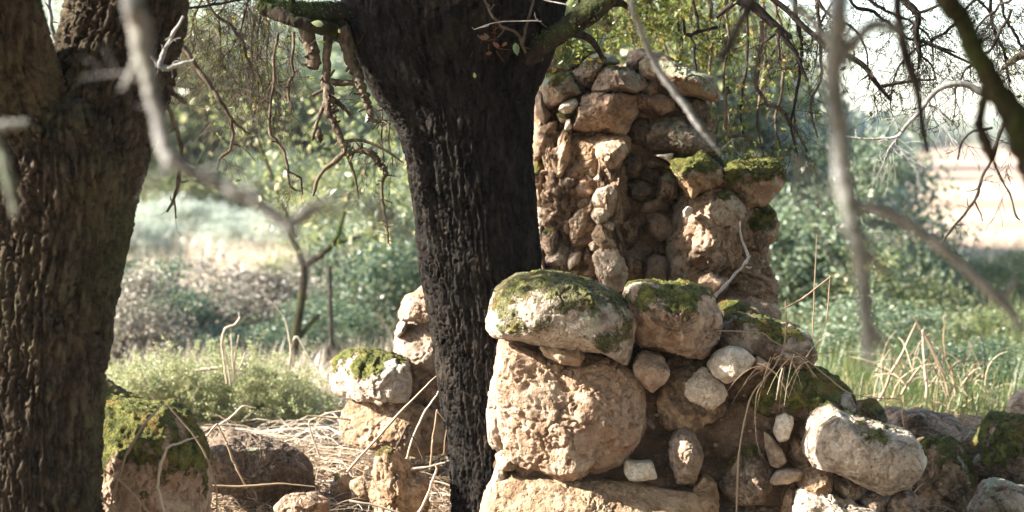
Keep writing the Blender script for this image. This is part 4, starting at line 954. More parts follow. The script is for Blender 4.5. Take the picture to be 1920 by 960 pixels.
leaf_card('leaf', 946, 83, YT - .30, 12, (.30, .13, .06), 2.2, oak)
leaf_card('leaf', 916, 100, YT - .31, 13, (.22, .09, .06), 1.8, oak)
leaf_card('leaf', 595, 44, Z - .12, 24, (.36, .40, .20), 1.4, oak)
leaf_card('leaf', 636, 58, Z - .12, 9, (.62, .58, .2), .2, oak)
T = Tubes()
r_ = np.random.RandomState(77)
for q in range(26):
    p = at(r_.uniform(868, 935), r_.uniform(48, 105), YT - .29)
    d = r_.normal(size=3) * np.array([.6, .2, 1]); d /= np.linalg.norm(d)
    T.add(np.array([p, p + d * .03, p + d * .06 + r_.normal(size=3) * .008]), [.0012, .001, .0006], 4)
N = NB('rusty_needle'); m_ = N.done((.20, .075, .035), .8)
t_ = T.build('needle_litter', m_, oak); t_['kind'] = 'stuff'

for k_, g_ in enumerate([(-2.6, -2.2, 3.4, 3.8), (2.9, -2.8, 3.6, 3.6), (3.2, 3.6, 3.0, 4.9), (0.9, -0.9, 3.2, 4.4), (-2.8, 2.4, 2.8, 5.0), (0, -7, 4.4, 3.4), (-6.5, -5, 4.2, 3.4), (6.5, -4, 4.2, 3.6), (5.2, 8.0, 2.8, 5.0), (7.5, 2.0, 3.6, 3.6)]):
    sky_blocking_oak(*g_, 'unseen oak added around the camera to keep skylight off the scene', 400 + k_)

# ------------------------------------------------------------------ out of focus branches hanging near the camera
def near_branch(name, rows, mat, label, group=None, sub=(), twigs=0, seed=0, tl=.1, sides=14, kink=.15, up=None):
    rows = [(x_, y_, w_ * .86, d_) for x_, y_, w_, d_ in rows]
    Y = rows[0][3]
    r0 = rows[0]
    if up is not None: rows = [(r0[0] + up[0], r0[1] + up[1], r0[2] * 1.3, r0[3] + up[2])] + list(rows)
    P, R = pathpx(rows, 8, kink, seed)
    base = P[-1]
    root = empty(name, base, label, 'branch', group)
    T = Tubes(); T.add(P, R, sides); st = T.build('stem', mat, root)
    for rw in sub:
        T = Tubes(); p, r = pathpx(rw, 8, kink, seed + 3); T.add(p, r, 10); T.build('side_shoot', mat, root)
    if twigs:
        r_ = np.random.RandomState(900 + seed); T = Tubes()
        for q in range(twigs):
            i = r_.randint(len(P) // 3, len(P))
            grow(T, None, P[i], r_.normal(size=3), tl * r_.uniform(.5, 1.4), min(R[i] * .4, .003), 1, r_, .3, .35, 3, .0006)
        t = T.build('twig', mat, root); t['kind'] = 'stuff'
    return root
G = 'blurred branches hanging close to the camera'
near_branch('hanging_branch', [(1572, -10, 46, 3.2), (1572, 60, 44, 3.2), (1565, 120, 42, 3.2), (1568, 200, 44, 3.2), (1575, 260, 42, 3.2), (1580, 330, 40, 3.2), (1592, 400, 40, 3.2), (1606, 450, 36, 3.2), (1618, 520, 32, 3.2), (1624, 600, 30, 3.2), (1628, 650, 22, 3.2), (1632, 690, 10, 3.2)], M_GREYBR, 'thick pale blurred branch hanging straight down in front of the sky gap', G,
            sub=[[(1606, 450, 24, 3.2), (1640, 490, 18, 3.2), (1665, 515, 12, 3.2)], [(1626, 600, 22, 3.2), (1650, 640, 16, 3.2), (1655, 665, 9, 3.2)], [(1575, 110, 26, 3.2), (1620, 60, 26, 3.2), (1650, 45, 22, 3.2), (1690, 60, 16, 3.2)]], twigs=6, seed=1, up=(10, -260, .3))
near_branch('hanging_branch', [(1560, 365, 14, 3.7), (1600, 382, 22, 3.7), (1650, 392, 26, 3.7), (1700, 416, 24, 3.7), (1760, 460, 23, 3.7), (1820, 512, 24, 3.7), (1868, 556, 26, 3.7), (1900, 590, 22, 3.7), (1912, 620, 12, 3.7)], M_GREYBR, 'grey blurred branch slanting down to the lower right', G, sub=[[(1868, 556, 14, 3.7), (1890, 545, 12, 3.7), (1905, 520, 8, 3.7)]], twigs=4, seed=2)
near_branch('hanging_branch', [(1765, -20, 50, 4.4), (1800, 35, 46, 4.4), (1826, 90, 44, 4.4), (1850, 135, 46, 4.4), (1880, 185, 52, 4.4), (1905, 230, 58, 4.4), (1930, 300, 60, 4.4), (1975, 420, 56, 4.4)], M_MOSSBR, 'thick dark green blurred limb crossing the upper right corner', G, sub=[[(1852, 150, 20, 4.4), (1842, 200, 18, 4.4), (1838, 240, 20, 4.4), (1850, 270, 20, 4.4), (1862, 305, 14, 4.4)], [(1838, 82, 14, 4.4), (1848, 72, 10, 4.4), (1880, 82, 6, 4.4)]], twigs=3, seed=3, up=(-90, -200, .2))
near_branch('hanging_branch', [(1682, -10, 20, 4.6), (1688, 40, 20, 4.6), (1698, 100, 22, 4.6), (1716, 150, 20, 4.6), (1722, 180, 15, 4.6), (1727, 220, 15, 4.6), (1734, 260, 14, 4.6), (1738, 288, 10, 4.6)], M_DARKBR, 'dark blurred twig hanging down over the bright sky', G, twigs=3, seed=4, tl=.06, up=(-20, -240, .2))
near_branch('hanging_branch', [(1415, -10, 28, 3.6), (1392, 35, 26, 3.6), (1372, 75, 24, 3.6), (1350, 118, 20, 3.6)], M_DARKBR, 'short dark blurred branch end above the pillar capstone', G, seed=5, up=(60, -220, .2))
near_branch('hanging_branch', [(1183, 0, 13, 5.2), (1195, 40, 14, 5.2), (1212, 85, 14, 5.2), (1240, 140, 15, 5.2), (1280, 192, 15, 5.2), (1310, 236, 14, 5.2), (1330, 262, 10, 5.2), (1342, 276, 6, 5.2), (1352, 292, 2, 5.2)], M_GREYBR, 'slim pale blurred branch slanting across the top of the pillar', G, seed=6, up=(-30, -240, .2))
near_branch('hanging_branch', [(248, -10, 46, 3.2), (258, 30, 48, 3.2), (264, 80, 46, 3.2), (274, 130, 38, 3.2), (288, 190, 30, 3.2), (300, 240, 32, 3.2), (308, 275, 34, 3.2), (330, 305, 32, 3.2), (380, 333, 28, 3.2), (440, 358, 26, 3.2), (500, 392, 28, 3.2), (540, 425, 30, 3.2), (556, 450, 14, 3.2)], M_GREYBR, 'crooked green and grey blurred branch in front of the left trunk', G,
            sub=[[(538, 420, 18, 3.2), (565, 396, 15, 3.2), (590, 382, 10, 3.2), (620, 372, 7, 3.2)], [(268, 95, 20, 3.2), (250, 130, 14, 3.2), (228, 170, 9, 3.2)], [(308, 280, 20, 3.2), (312, 310, 14, 3.2), (314, 330, 8, 3.2)]], twigs=10, seed=7, up=(-20, -260, .3))
def fan(rows, n, spread, w, label, seed):
    r_ = np.random.RandomState(seed)
    P, R = pathpx(rows, 8, .1, seed); root = empty('twig_bundle', P[0], label, 'twigs')
    for q in range(n):
        T = Tubes(); t = np.linspace(0, 1, len(P))[:, None]
        T.add(P + r_.normal(size=3) * spread * t + np.sin(t * 3.1 * r_.uniform(.7, 1.6)) * r_.normal(size=3) * spread * .7, R * r_.uniform(.6, 1.1), 5)
        T.build('twig', M_GREYBR, root)
fan([(552, 420, 5, 3.6), (600, 385, 5, 3.6), (650, 376, 4.5, 3.6), (700, 388, 4, 3.6), (745, 412, 3.5, 3.6), (785, 448, 2.5, 3.6)], 11, .018, 1, 'spray of fine pale blurred twigs in front of the gap beside the black trunk', 61)
fan([(1490, 290, 6, 4.2), (1520, 350, 5, 4.2), (1580, 410, 5, 4.2), (1650, 490, 4, 4.2)], 7, .04, 1, 'spray of pale blurred twigs crossing the blue green bush', 62)
near_branch('hanging_branch', [(-60, 225, 26, 3.3), (-10, 236, 24, 3.3), (30, 233, 20, 3.3), (52, 231, 12, 3.3)], M_GREYBR, 'short blurred twig poking in from the left edge', G, seed=8, sub=[[(-20, 240, 22, 3.3), (5, 290, 22, 3.3), (18, 350, 20, 3.3), (28, 405, 12, 3.3)]])
near_branch('hanging_branch', [(1480, -10, 16, 3.9), (1510, 25, 16, 3.9), (1540, 60, 16, 3.9), (1575, 105, 14, 3.9), (1600, 130, 9, 3.9)], M_GREYBR, 'pale blurred shoot crossing behind the thick hanging branch', G, seed=9, up=(-80, -200, .2))

# ------------------------------------------------------------------ dry grass, stalks and litter near the wall
r_ = np.random.RandomState(31)
def scatter(n, x0, x1, y0, y1):
    x = r_.uniform(x0, x1, n); y = r_.uniform(y0, y1, n)
    return np.stack([x, y, ground_z(x, y) - .01], 1)
def straw_litter(name, n, x0, x1, y0, y1, L, w, mat, seed, rise=.12, sag=.05):
    """long flattened stems lying over each other"""
    r_ = np.random.RandomState(seed); T = Tubes()
    for q in range(n):
        x, y = r_.uniform(x0, x1), r_.uniform(y0, y1)
        a = r_.normal(0, .55) + (math.pi if r_.rand() < .5 else 0)
        l = L * r_.uniform(.4, 1.3); k = 6
        t = np.linspace(0, 1, k)
        bend = r_.normal(0, .22)
        aa = a + bend * t
        if r_.rand() < .5: aa = aa + np.where(t > r_.uniform(.3, .7), r_.normal(0, .9), 0)
        X = x + np.cumsum(np.cos(aa)) * l / k; Yc = y + np.cumsum(np.sin(aa)) * l / k
        z0 = r_.uniform(0.0, rise); z = ground_z(X, Yc) + .012 + z0 + np.sin(t * math.pi) * r_.uniform(-sag, sag * 2)
        T.add(np.stack([X, Yc, z], 1), w * r_.uniform(.5, 1.2) * (1 - .5 * t), 4)
    o = T.build(name, mat); o['kind'] = 'stuff'
    return o
straw_litter('dry_straw', 800, -1.5, -.02, 7.7, 9.6, .42, .0023, M_STRAW, 41, .05, .03)
straw_litter('dry_straw', 150, -1.5, -.02, 7.7, 9.8, .40, .0024, M_PALESTRAW, 44, .07, .03)
straw_litter('dry_straw', 900, -1.4, .1, 9.6, 11.5, .5, .003, M_PALESTRAW, 42, .08)
straw_litter('dry_straw', 500, 1.35, 2.6, 8.2, 11.2, .4, .0035, M_STRAW, 43, .1)
M_LITTER = mat_leaf('leaf_litter', (0.06, 0.038, 0.022), (0.19, 0.115, 0.06), (0.34, 0.24, 0.14), .1)
b = scatter(8000, -1.8, .1, 7.6, 10.2); b[:, 2] += .02
o = put('leaf_litter', leaf_mesh('leaf_litter', b, .035, M_LITTER, r_, .5)); o['kind'] = 'stuff'
b = scatter(2500, 1.2, 2.8, 7.8, 11.0); b[:, 2] += .02
o = put('leaf_litter', leaf_mesh('leaf_litter', b, .035, M_LITTER, r_, .5)); o['kind'] = 'stuff'
b = scatter(2200, -1.7, .1, 7.8, 10.0); o = blades('dry_grass', b, .11, 1.6, .005, M_STRAW, r_)
b = scatter(5000, -2.4, .2, 11.2, 15.0); o = blades('dry_grass', b, .26, 1.1, .006, M_PALESTRAW, r_)
M_GREENGR = mat_leaf('green_grass', (0.045, 0.085, 0.022), (0.13, 0.175, 0.05), (0.40, 0.32, 0.16), .35)
b = scatter(20000, 1.0, 4.4, 9.9, 15.5); o = blades('green_grass', b, .32, 1.1, .005, M_GREENGR, r_, segs=3)
b = scatter(9000, 1.0, 7.0, 15.5, 24); o = blades('green_grass', b, .30, .9, .010, M_GREENGR, r_, segs=3)
b = scatter(9000, -8, 7, 15.0, 36); o = blades('dry_grass', b, .30, .9, .012, M_PALESTRAW, r_, segs=3)

def stalk(name, rows, label, mat=M_STRAW, cat='dry stalk', group=None, sub=(), kink=.2, k=5):
    P, R = pathpx(rows, k, kink, 3); R = R * .66 * np.linspace(1.1, .75, len(R)); T = Tubes(); T.add(P, R, 6, .3)
    for rw in sub:
        p, r = pathpx(rw, k, kink, 5); T.add(p, r, 5, .4)
    o = T.build(name, mat, None, P[0])
    return tag(o, label, cat, group)
def kinked(rows):
    """doubles a bend's points so that the stem breaks instead of curving"""
    out = [rows[0]]
    for a, b, c in zip(rows, rows[1:], rows[2:]):
        out += [tuple(b[i] + (a[i] - b[i]) * .06 for i in range(4)), tuple(b[i] + (c[i] - b[i]) * .06 for i in range(4))]
    out.append(rows[-1]); return out
stalk('dry_stalk', [(208, 948, 7, 7.15), (214, 920, 8, 7.15), (225, 890, 8, 7.15), (236, 855, 9, 7.15), (255, 820, 8, 7.15), (280, 785, 8, 7.15), (300, 762, 6, 7.15), (310, 755, 3, 7.15)], 'curved dry stem arching up in front of the mossy boulder')
stalk('dry_stalk', kinked([(312, 975, 8, 7.12), (296, 915, 9, 7.12), (300, 880, 10, 7.12), (312, 840, 9, 7.12), (340, 829, 8, 7.12), (372, 818, 5, 7.12)]), 'sharply bent white stem in front of the mossy boulder', M_PALESTRAW)
stalk('dry_stalk', [(407, 965, 5, 7.3), (406, 920, 6, 7.3), (392, 870, 6, 7.3), (372, 830, 6, 7.3), (350, 800, 6, 7.3), (325, 772, 5, 7.3), (312, 757, 3, 7.3)], 'long stem bowing down along the right side of the mossy boulder')
stalk('dry_stalk', [(180, 874, 5, 7.0), (215, 895, 5, 7.0), (245, 920, 5, 7.0), (265, 945, 5, 7.0), (285, 970, 5, 7.0)], 'grey dry stem sloping down at the foot of the mossy boulder')
stalk('dry_stalk', [(178, 920, 7, 7.0), (200, 945, 7, 7.0), (225, 975, 7, 7.0)], 'thick brown stem in the corner beside the left trunk')
stalk('dry_stalk', kinked([(462, 915, 7, 8.2), (440, 870, 8, 8.2), (425, 830, 7, 8.2), (407, 795, 6, 8.2), (380, 825, 6, 8.2), (372, 836, 4, 8.2)]), 'bent stem folded over the brown shaded rock')
stalk('dry_stalk', [(375, 830, 4, 9.6), (405, 800, 6, 9.6), (430, 785, 6, 9.6), (455, 762, 6, 9.6), (480, 765, 4, 9.6)], 'bleached stem leaning over the green bush foot', M_PALESTRAW)
stalk('dry_stalk', [(650, 885, 7, 8.3), (690, 840, 8, 8.3), (740, 785, 8, 8.3), (785, 738, 7, 8.3), (818, 705, 6, 8.3)], 'long straight stem leaning against the black trunk')
stalk('dry_stalk', [(762, 865, 7, 8.4), (775, 820, 7, 8.4), (795, 775, 7, 8.4), (815, 745, 6, 8.4), (828, 728, 5, 8.4)], 'second straight stem leaning on the black trunk, nearer to it', M_PALESTRAW)
stalk('dry_stalk', kinked([(735, 862, 6, 8.35), (748, 830, 7, 8.35), (762, 800, 6, 8.35), (780, 830, 5, 8.35), (792, 860, 4, 8.35)]), 'grey stem folded into a peak above the knobby stone', M_BRANCH)
stalk('dry_stalk', kinked([(806, 885, 7, 8.2), (812, 825, 7, 8.2), (820, 770, 6, 8.2), (838, 795, 5, 8.2), (833, 850, 5, 8.2)]), 'brown stem folded down beside the black trunk')
stalk('dry_stalk', [(575, 780, 4, 9.0), (640, 785, 6, 9.0), (700, 795, 6, 9.0), (770, 800, 5, 9.0), (830, 805, 4, 9.0)], 'brown stem lying level across the wall remnant')
stalk('dry_stalk', [(600, 860, 5, 9.2), (580, 800, 6, 9.2), (590, 785, 5, 9.2), (640, 770, 5, 9.2), (720, 778, 4, 9.2), (800, 792, 3, 9.2)], 'thin arched stem in front of the wall remnant', M_PALESTRAW)
stalk('dry_stalk', [(780, 970, 8, 7.9), (800, 935, 9, 7.9), (812, 900, 8, 7.9), (818, 880, 8, 7.9), (815, 868, 5, 7.9)], 'thick bleached stem at the foot of the black trunk', M_PALESTRAW)
stalk('dry_stalk', [(770, 880, 8, 8.1), (800, 876, 8, 8.1), (835, 868, 8, 8.1)], 'short bleached stick lying level beside the trunk', M_PALESTRAW)
stalk('dry_stalk', [(655, 940, 8, 7.8), (700, 948, 8, 7.8), (760, 965, 7, 7.8)], 'pale stem lying at the bottom edge under the knobby stone', M_PALESTRAW)
stalk('dry_stalk', [(390, 910, 7, 7.9), (450, 912, 8, 7.9), (520, 908, 7, 7.9), (590, 912, 6, 7.9)], 'long level stem under the brown shaded rock')
stalk('white_twig', [(1340, 555, 9, 8.55), (1360, 535, 8, 8.55), (1385, 508, 8, 8.55), (1399, 490, 7, 8.55), (1408, 478, 4, 8.55)], 'bare white forked twig leaning on the buttress', M_WHITETW, 'twig', None, [[(1397, 494, 5, 8.55), (1403, 482, 5, 8.55), (1395, 460, 5, 8.55), (1389, 440, 4, 8.55), (1387, 415, 3, 8.55)], [(1398, 500, 4, 8.55), (1405, 502, 4, 8.55), (1409, 500, 3, 8.55)]])
stalk('dry_stalk', [(1380, 975, 4, 7.35), (1383, 900, 5, 7.35), (1387, 840, 5, 7.35), (1398, 780, 5, 7.35), (1410, 740, 5, 7.35), (1430, 715, 5, 7.35), (1450, 690, 5, 7.35), (1470, 655, 4, 7.35)], 'long thin stem trailing down over the dark mud of the wall')
stalk('dry_stalk', [(1345, 620, 2.5, 7.4), (1400, 622, 3, 7.4), (1432, 625, 3, 7.4), (1450, 640, 3, 7.4), (1500, 665, 3, 7.4), (1550, 705, 4, 7.4), (1590, 735, 4, 7.4), (1640, 746, 4, 7.4), (1684, 748, 4, 7.4), (1692, 760, 5, 7.4), (1692, 780, 5, 7.4), (1695, 802, 4, 7.4)], 'wiry stem running from the mossy slab down over the pale boulder')
stalk('dry_stalk', kinked([(1462, 582, 4, 7.8), (1505, 560, 5, 7.8), (1556, 520, 4, 7.8), (1550, 600, 4, 7.8), (1528, 660, 3, 7.8), (1515, 690, 3, 7.8)]), 'yellow stem bent into an angle above the mossy slab')
stalk('dry_stalk', [(1520, 695, 4, 7.85), (1523, 640, 4, 7.85), (1525, 590, 4, 7.85), (1528, 520, 4, 7.85), (1532, 440, 3, 7.85)], 'tall upright stem rising behind the mossy slab')
stalk('dry_stalk', [(1470, 655, 4, 7.7), (1474, 610, 5, 7.7), (1473, 563, 4, 7.7)], 'short upright stem standing on the mossy slab')
stalk('dry_stalk', [(1467, 690, 4, 7.45), (1462, 712, 5, 7.45), (1458, 735, 5, 7.45), (1455, 750, 3, 7.45)], 'short grey stem hanging over the moss mound', M_PALESTRAW)
stalk('dry_stalk', [(1648, 752, 8, 10.2), (1670, 705, 9, 10.2), (1695, 655, 9, 10.2), (1718, 606, 8, 10.2)], 'pale straw leaning right in the green grass')
stalk('dry_stalk', [(1738, 745, 9, 10.1), (1735, 690, 9, 10.1), (1730, 630, 8, 10.1), (1731, 618, 5, 10.1)], 'pale upright straw in the middle of the grass clump', M_PALESTRAW)
stalk('dry_stalk', [(1780, 740, 9, 10.2), (1765, 690, 9, 10.2), (1740, 640, 9, 10.2), (1712, 592, 6, 10.2)], 'tan straw leaning left in the green grass')
stalk('dry_stalk', [(1690, 740, 7, 10.0), (1712, 705, 7, 10.0), (1735, 675, 7, 10.0)], 'short straw crossing the base of the grass clump')
stalk('dry_stalk', [(1792, 735, 6, 10.3), (1785, 700, 6, 10.3), (1772, 665, 5, 10.3), (1770, 600, 5, 10.3), (1774, 588, 4, 10.3)], 'thin straw standing right of the grass clump')
T = Tubes()
for q in range(60):
    p = at(r_.uniform(1640, 1850), r_.uniform(690, 750), 10.2 + r_.uniform(-.3, .3)); d = np.array([r_.normal(0, .5), r_.normal(0, .3), 1.0]); d /= np.linalg.norm(d)
    l = r_.uniform(.1, .38); t = np.linspace(0, 1, 6)[:, None]
    T.add(p + d * l * t + np.array([r_.normal(0, .1), 0, -.12]) * t ** 2, .0035 * (1 - .6 * t[:, 0]), 4)
o = T.build('dry_grass', M_STRAW); o['kind'] = 'stuff'
T = Tubes()
for q in range(20):
    p = at(r_.uniform(1420, 1525), r_.uniform(660, 695), 7.6); d = np.array([r_.normal(0, 1), r_.normal(0, .2) - .1, r_.normal(0.1, .5)]); d /= np.linalg.norm(d)
    l = r_.uniform(.06, .22); t = np.linspace(0, 1, 6)[:, None]
    T.add(p + d * l * t + np.array([0, 0, -.1]) * t ** 2, .0014 * (1 - .6 * t[:, 0]), 4)
o = T.build('dry_grass', M_STRAW); o['kind'] = 'stuff'
# roots hanging on the mud face
for rows in ([(1430, 715, 3, 7.45), (1418, 745, 3, 7.45), (1416, 790, 3, 7.45), (1420, 830, 3, 7.45), (1427, 855, 2, 7.45)],):
    stalk('dry_root', rows, 'fine dangling root on the dark mud of the wall', M_BRANCH, 'root')

# asparagus-like bush in the sun
def feathery(name, x0, x1, y0, ytop, Y, n, label, seed, mat):
    r_ = np.random.RandomState(seed)
    root = empty(name, at((x0 + x1) / 2, y0, Y), label, 'bush')
    T = Tubes(); pts = []
    for q in range(n):
        px = r_.uniform(x0, x1); f = (px - x0) / (x1 - x0)
        p = at((x0 + x1) / 2 + (px - (x0 + x1) / 2) * .75, y0 + r_.uniform(-10, 30), Y + r_.uniform(-.35, .35))
        q2 = at(px + r_.normal(0, 25), ytop(f) + abs(r_.normal(0, 50)) - (r_.rand() < .25) * r_.uniform(10, 45) - 4, Y + r_.uniform(-.5, .5))
        t = np.linspace(0, 1, 14)[:, None]
        c = p + (q2 - p) * t + np.sin(t * math.pi) * r_.normal(size=3) * .06 + r_.normal(size=(14, 3)) * .006
        T.add(c, .0024 * (1 - .7 * t[:, 0]), 4)
        for i in range(4, 14):
            for s in range(2):
                d = r_.normal(size=3) + np.array([0, 0, .25]); d /= np.linalg.norm(d)
                l = r_.uniform(.04, .13)
                e = np.linspace(0, 1, 7)[:, None]
                tw = c[i] + d * l * e + r_.normal(size=(7, 3)) * .004
                T.add(tw, np.full(7, .0009), 3)
                pts.append(np.repeat(tw[1:], 5, 0))
    T.build('stem', M_STRAW, root)['kind'] = 'stuff'
    C = np.vstack(pts); C = C + r_.normal(size=C.shape) * .006
    f_ = put('foliage', leaf_mesh('foliage', C - np.array(world_loc(root)), .018, mat, r_, .28), root); f_['kind'] = 'stuff'
    return root
M_ASP = mat_leaf('feathery_leaf', (0.15, 0.19, 0.07), (0.38, 0.42, 0.20), (0.62, 0.54, 0.36), .45)
feathery('feathery_bush', 215, 600, 830, lambda f: 700 - 34 * math.sin(f * 2.6) + 40 * f * f, 10.6, 240, 'feathery pale green bush glowing in the sun between the trunks', 51, M_ASP)
bent = [('upright white curled stem standing above the feathery bush', [(425, 720, 9, 10.5), (420, 680, 9, 10.5), (416, 640, 9, 10.5), (424, 615, 10, 10.5), (440, 608, 9, 10.5), (449, 597, 9, 10.5), (448, 585, 6, 10.5)]),
        ('left of the cut stems standing in the feathery bush', [(432, 720, 8, 10.5), (425, 670, 8, 10.5), (412, 630, 6, 10.5)]),
        ('tallest cut stem standing in the feathery bush', [(440, 720, 8, 10.5), (435, 660, 8, 10.5), (433, 615, 7, 10.5)]),
        ('cut stem leaning right in the feathery bush', [(438, 720, 8, 10.5), (440, 670, 8, 10.5), (448, 628, 7, 10.5)]),
        ('short cut stem at the right of the white stems', [(445, 700, 7, 10.5), (455, 675, 7, 10.5), (460, 660, 6, 10.5)])]
for lb, rows in bent: stalk('dry_stalk', [(x_, y_, w_ * .7, 10.05) for x_, y_, w_, Y_ in rows], lb, M_PALESTRAW)
stalk('dry_stalk', [(540, 740, 6, 10.4), (543, 690, 7, 10.4), (545, 655, 7, 10.4), (540, 620, 6, 10.4), (530, 592, 4, 10.4), (515, 573, 3, 10.4), (495, 555, 2, 10.4)], 'thin tall stem with a bent side shoot in front of the forked tree', M_PALESTRAW, sub=[[(545, 657, 5, 10.4), (550, 638, 5, 10.4), (556, 631, 4, 10.4), (566, 645, 4, 10.4), (580, 670, 4, 10.4), (598, 695, 2, 10.4)]])
stalk('dry_stalk', [(295, 722, 9, 10.3), (330, 708, 11, 10.3), (370, 694, 12, 10.3), (415, 690, 10, 10.3), (460, 694, 5, 10.3), (505, 694, 3, 10.3)], 'long white stem arching level over the feathery bush', M_PALESTRAW)
stalk('dry_stalk', kinked([(300, 765, 8, 10.2), (272, 720, 9, 10.2), (262, 698, 7, 10.2), (252, 697, 6, 10.2)]), 'white stem bent over at the left of the feathery bush', M_PALESTRAW)
stalk('dry_stalk', [(252, 740, 8, 10.2), (275, 765, 8, 10.2), (295, 775, 7, 10.2)], 'white straw lying over the crown of the mossy boulder', M_PALESTRAW)
stalk('dry_stalk', [(357, 755, 7, 10.2), (367, 735, 8, 10.2), (375, 724, 5, 10.2)], 'short white stem in the middle of the feathery bush', M_PALESTRAW)

# ------------------------------------------------------------------ shrubs and trees beyond
LEAF = {
 'olive': mat_leaf('olive_green_leaf', (0.08, 0.11, 0.045), (0.25, 0.28, 0.12), (0.52, 0.46, 0.24), .45),
 'blue': mat_leaf('blue_green_leaf', (0.06, 0.10, 0.055), (0.20, 0.26, 0.155), (0.46, 0.47, 0.35), .42),
 'pale': mat_leaf('pale_grey_green_leaf', (0.20, 0.25, 0.20), (0.48, 0.53, 0.45), (0.70, 0.69, 0.60), .45),
 'twiggy': mat_leaf('dry_shrub_leaf', (0.10, 0.085, 0.065), (0.27, 0.235, 0.19), (0.46, 0.42, 0.36), .3),
 'dark': mat_leaf('dark_green_leaf', (0.03, 0.065, 0.04), (0.10, 0.155, 0.095), (0.24, 0.27, 0.16), .4)}
_proto = {}
def plant_mesh(kind, shape, v):
    key = (kind, shape, v)
    if key not in _proto:
        r_ = np.random.RandomState(hash((shape, v)) % 1000 if False else {'shrub': 11, 'tree': 23}[shape] + 7 * v + len(kind))
        T = Tubes()
        if shape == 'shrub':
            P = cloud(r_, 13000, (1, 1, .8), 60, .13); P[:, 2] += .70; size = .052
            for q in range(46):
                e = cloud(r_, 1, (.9, .9, .75), 3, .1, zmin=-5)[0] + np.array([0, 0, .7]); t = np.linspace(0, 1, 8)[:, None]
                T.add(e * t * np.array([1, 1, 1]) + np.sin(t * 3.1) * r_.normal(size=3) * .08, .018 * (1 - .8 * t[:, 0]), 4)
        else:
            P = cloud(r_, 11000, (1, 1, .92), 80, .15); P[:, 2] += .98; size = .07
            t = np.linspace(0, 1, 8)[:, None]
            T.add(np.array([0, 0, 1.1]) * t + np.sin(t * 3.1) * np.array([.05, .03, 0]), .045 * (1 - .5 * t[:, 0]), 7)
            for q in range(14):
                e = cloud(r_, 1, (.85, .85, .65), 3, .1, zmin=-5)[0] + np.array([0, 0, 1.25]); s = np.array([0, 0, r_.uniform(.5, 1.0)])
                T.add(s + (e - s) * t + np.sin(t * 3.1) * r_.normal(size=3) * .06, .035 * (1 - .8 * t[:, 0]), 5)
        lm = leaf_mesh(kind + '_foliage', P, size, LEAF[kind], r_, .62)
        tm = mesh('stems', np.vstack(T.V), np.vstack(T.F), M_BRANCH, tone=np.concatenate(T.T))
        _proto[key] = (lm, tm)
    return _proto[key]
def plant(shape, kind, px, py_base, Y, w, h, label, v=0, rot=None, group=None):
    """px, py_base: where it stands; w, h in metres"""
    lm, tm = plant_mesh(kind, shape, v)
    p = at(px, py_base, Y); p[2] = float(ground_z(np.array([p[0]]), np.array([Y]))[0]) - .05
    root = empty('shrub' if shape == 'shrub' else 'tree', p, label, shape, group)
    root.rotation_euler = (0, 0, rng.uniform(0, 6.28) if rot is None else rot)
    H = 1.5 if shape == 'shrub' else 2.0
    root.scale = (w / 2, w / 2, h / H)
    put('foliage' if shape == 'shrub' else 'crown', lm, root); put('stem' if shape == 'shrub' else 'trunk', tm, root)
    return root

# low shrubs in the middle distance, left
plant('shrub', 'dark', 285, 640, 14.5, 1.3, .80, 'dark green shrub right beside the left trunk', 0)
plant('shrub', 'twiggy', 225, 680, 13.5, 1.0, .7, 'low dry grey shrub at the foot of the left trunk', 1)
plant('shrub', 'twiggy', 390, 640, 15.5, 1.6, .72, 'wide brown twiggy shrub in the middle of the gap', 0)
plant('shrub', 'twiggy', 490, 655, 16.0, 1.5, .62, 'brown twiggy shrub left of the forked tree', 1)
plant('shrub', 'dark', 450, 690, 14.0, 1.3, .42, 'low dark green shrub under the brown twiggy ones', 1)
plant('shrub', 'dark', 585, 700, 14.2, 1.1, .55, 'dark green shrub around the foot of the forked tree', 0)
plant('shrub', 'twiggy', 660, 660, 16.5, 1.2, .8, 'pale twiggy shrub right of the fence post', 0)
plant('shrub', 'dark', 720, 655, 15.0, 1.5, 1.15, 'dark shrub behind the stone wall remnant', 1)
plant('shrub', 'blue', 745, 600, 19.0, 1.8, 1.6, 'tall blue green shrub touching the black trunk', 0)
plant('shrub', 'olive', 570, 600, 19.5, 1.2, .5, 'yellow green shrub behind the forked tree', 1)
for k_, (px_, Y_, w_, h_, kd_, lb_) in enumerate([(240, 24, 1.6, .7, 'pale', 'pale tuft beside the left trunk in the bright grass'), (350, 29, 2.2, .8, 'pale', 'pale tuft under the crooked near branch in the bright grass'), (455, 27, 1.8, .55, 'pale', 'pale tuft in the brightest grass left of the forked tree'), (610, 25, 1.8, .9, 'pale', 'pale tuft right behind the fork of the young tree'), (680, 23, 2.0, 1.2, 'olive', 'olive shrub right of the forked tree in the bright grass'), (300, 32, 3.0, 1.5, 'olive', 'olive shrub at the foot of the slope on the left'), (520, 32, 2.6, 1.3, 'blue', 'blue green shrub at the foot of the slope behind the fork')]):
    plant('shrub', kd_, px_, 450, Y_, w_, h_, lb_, k_ % 2)
b = scatter(9000, -9, 0, 21, 33); o = blades('dry_grass', b, .30, 1.3, .014, M_PALESTRAW, r_, segs=3)
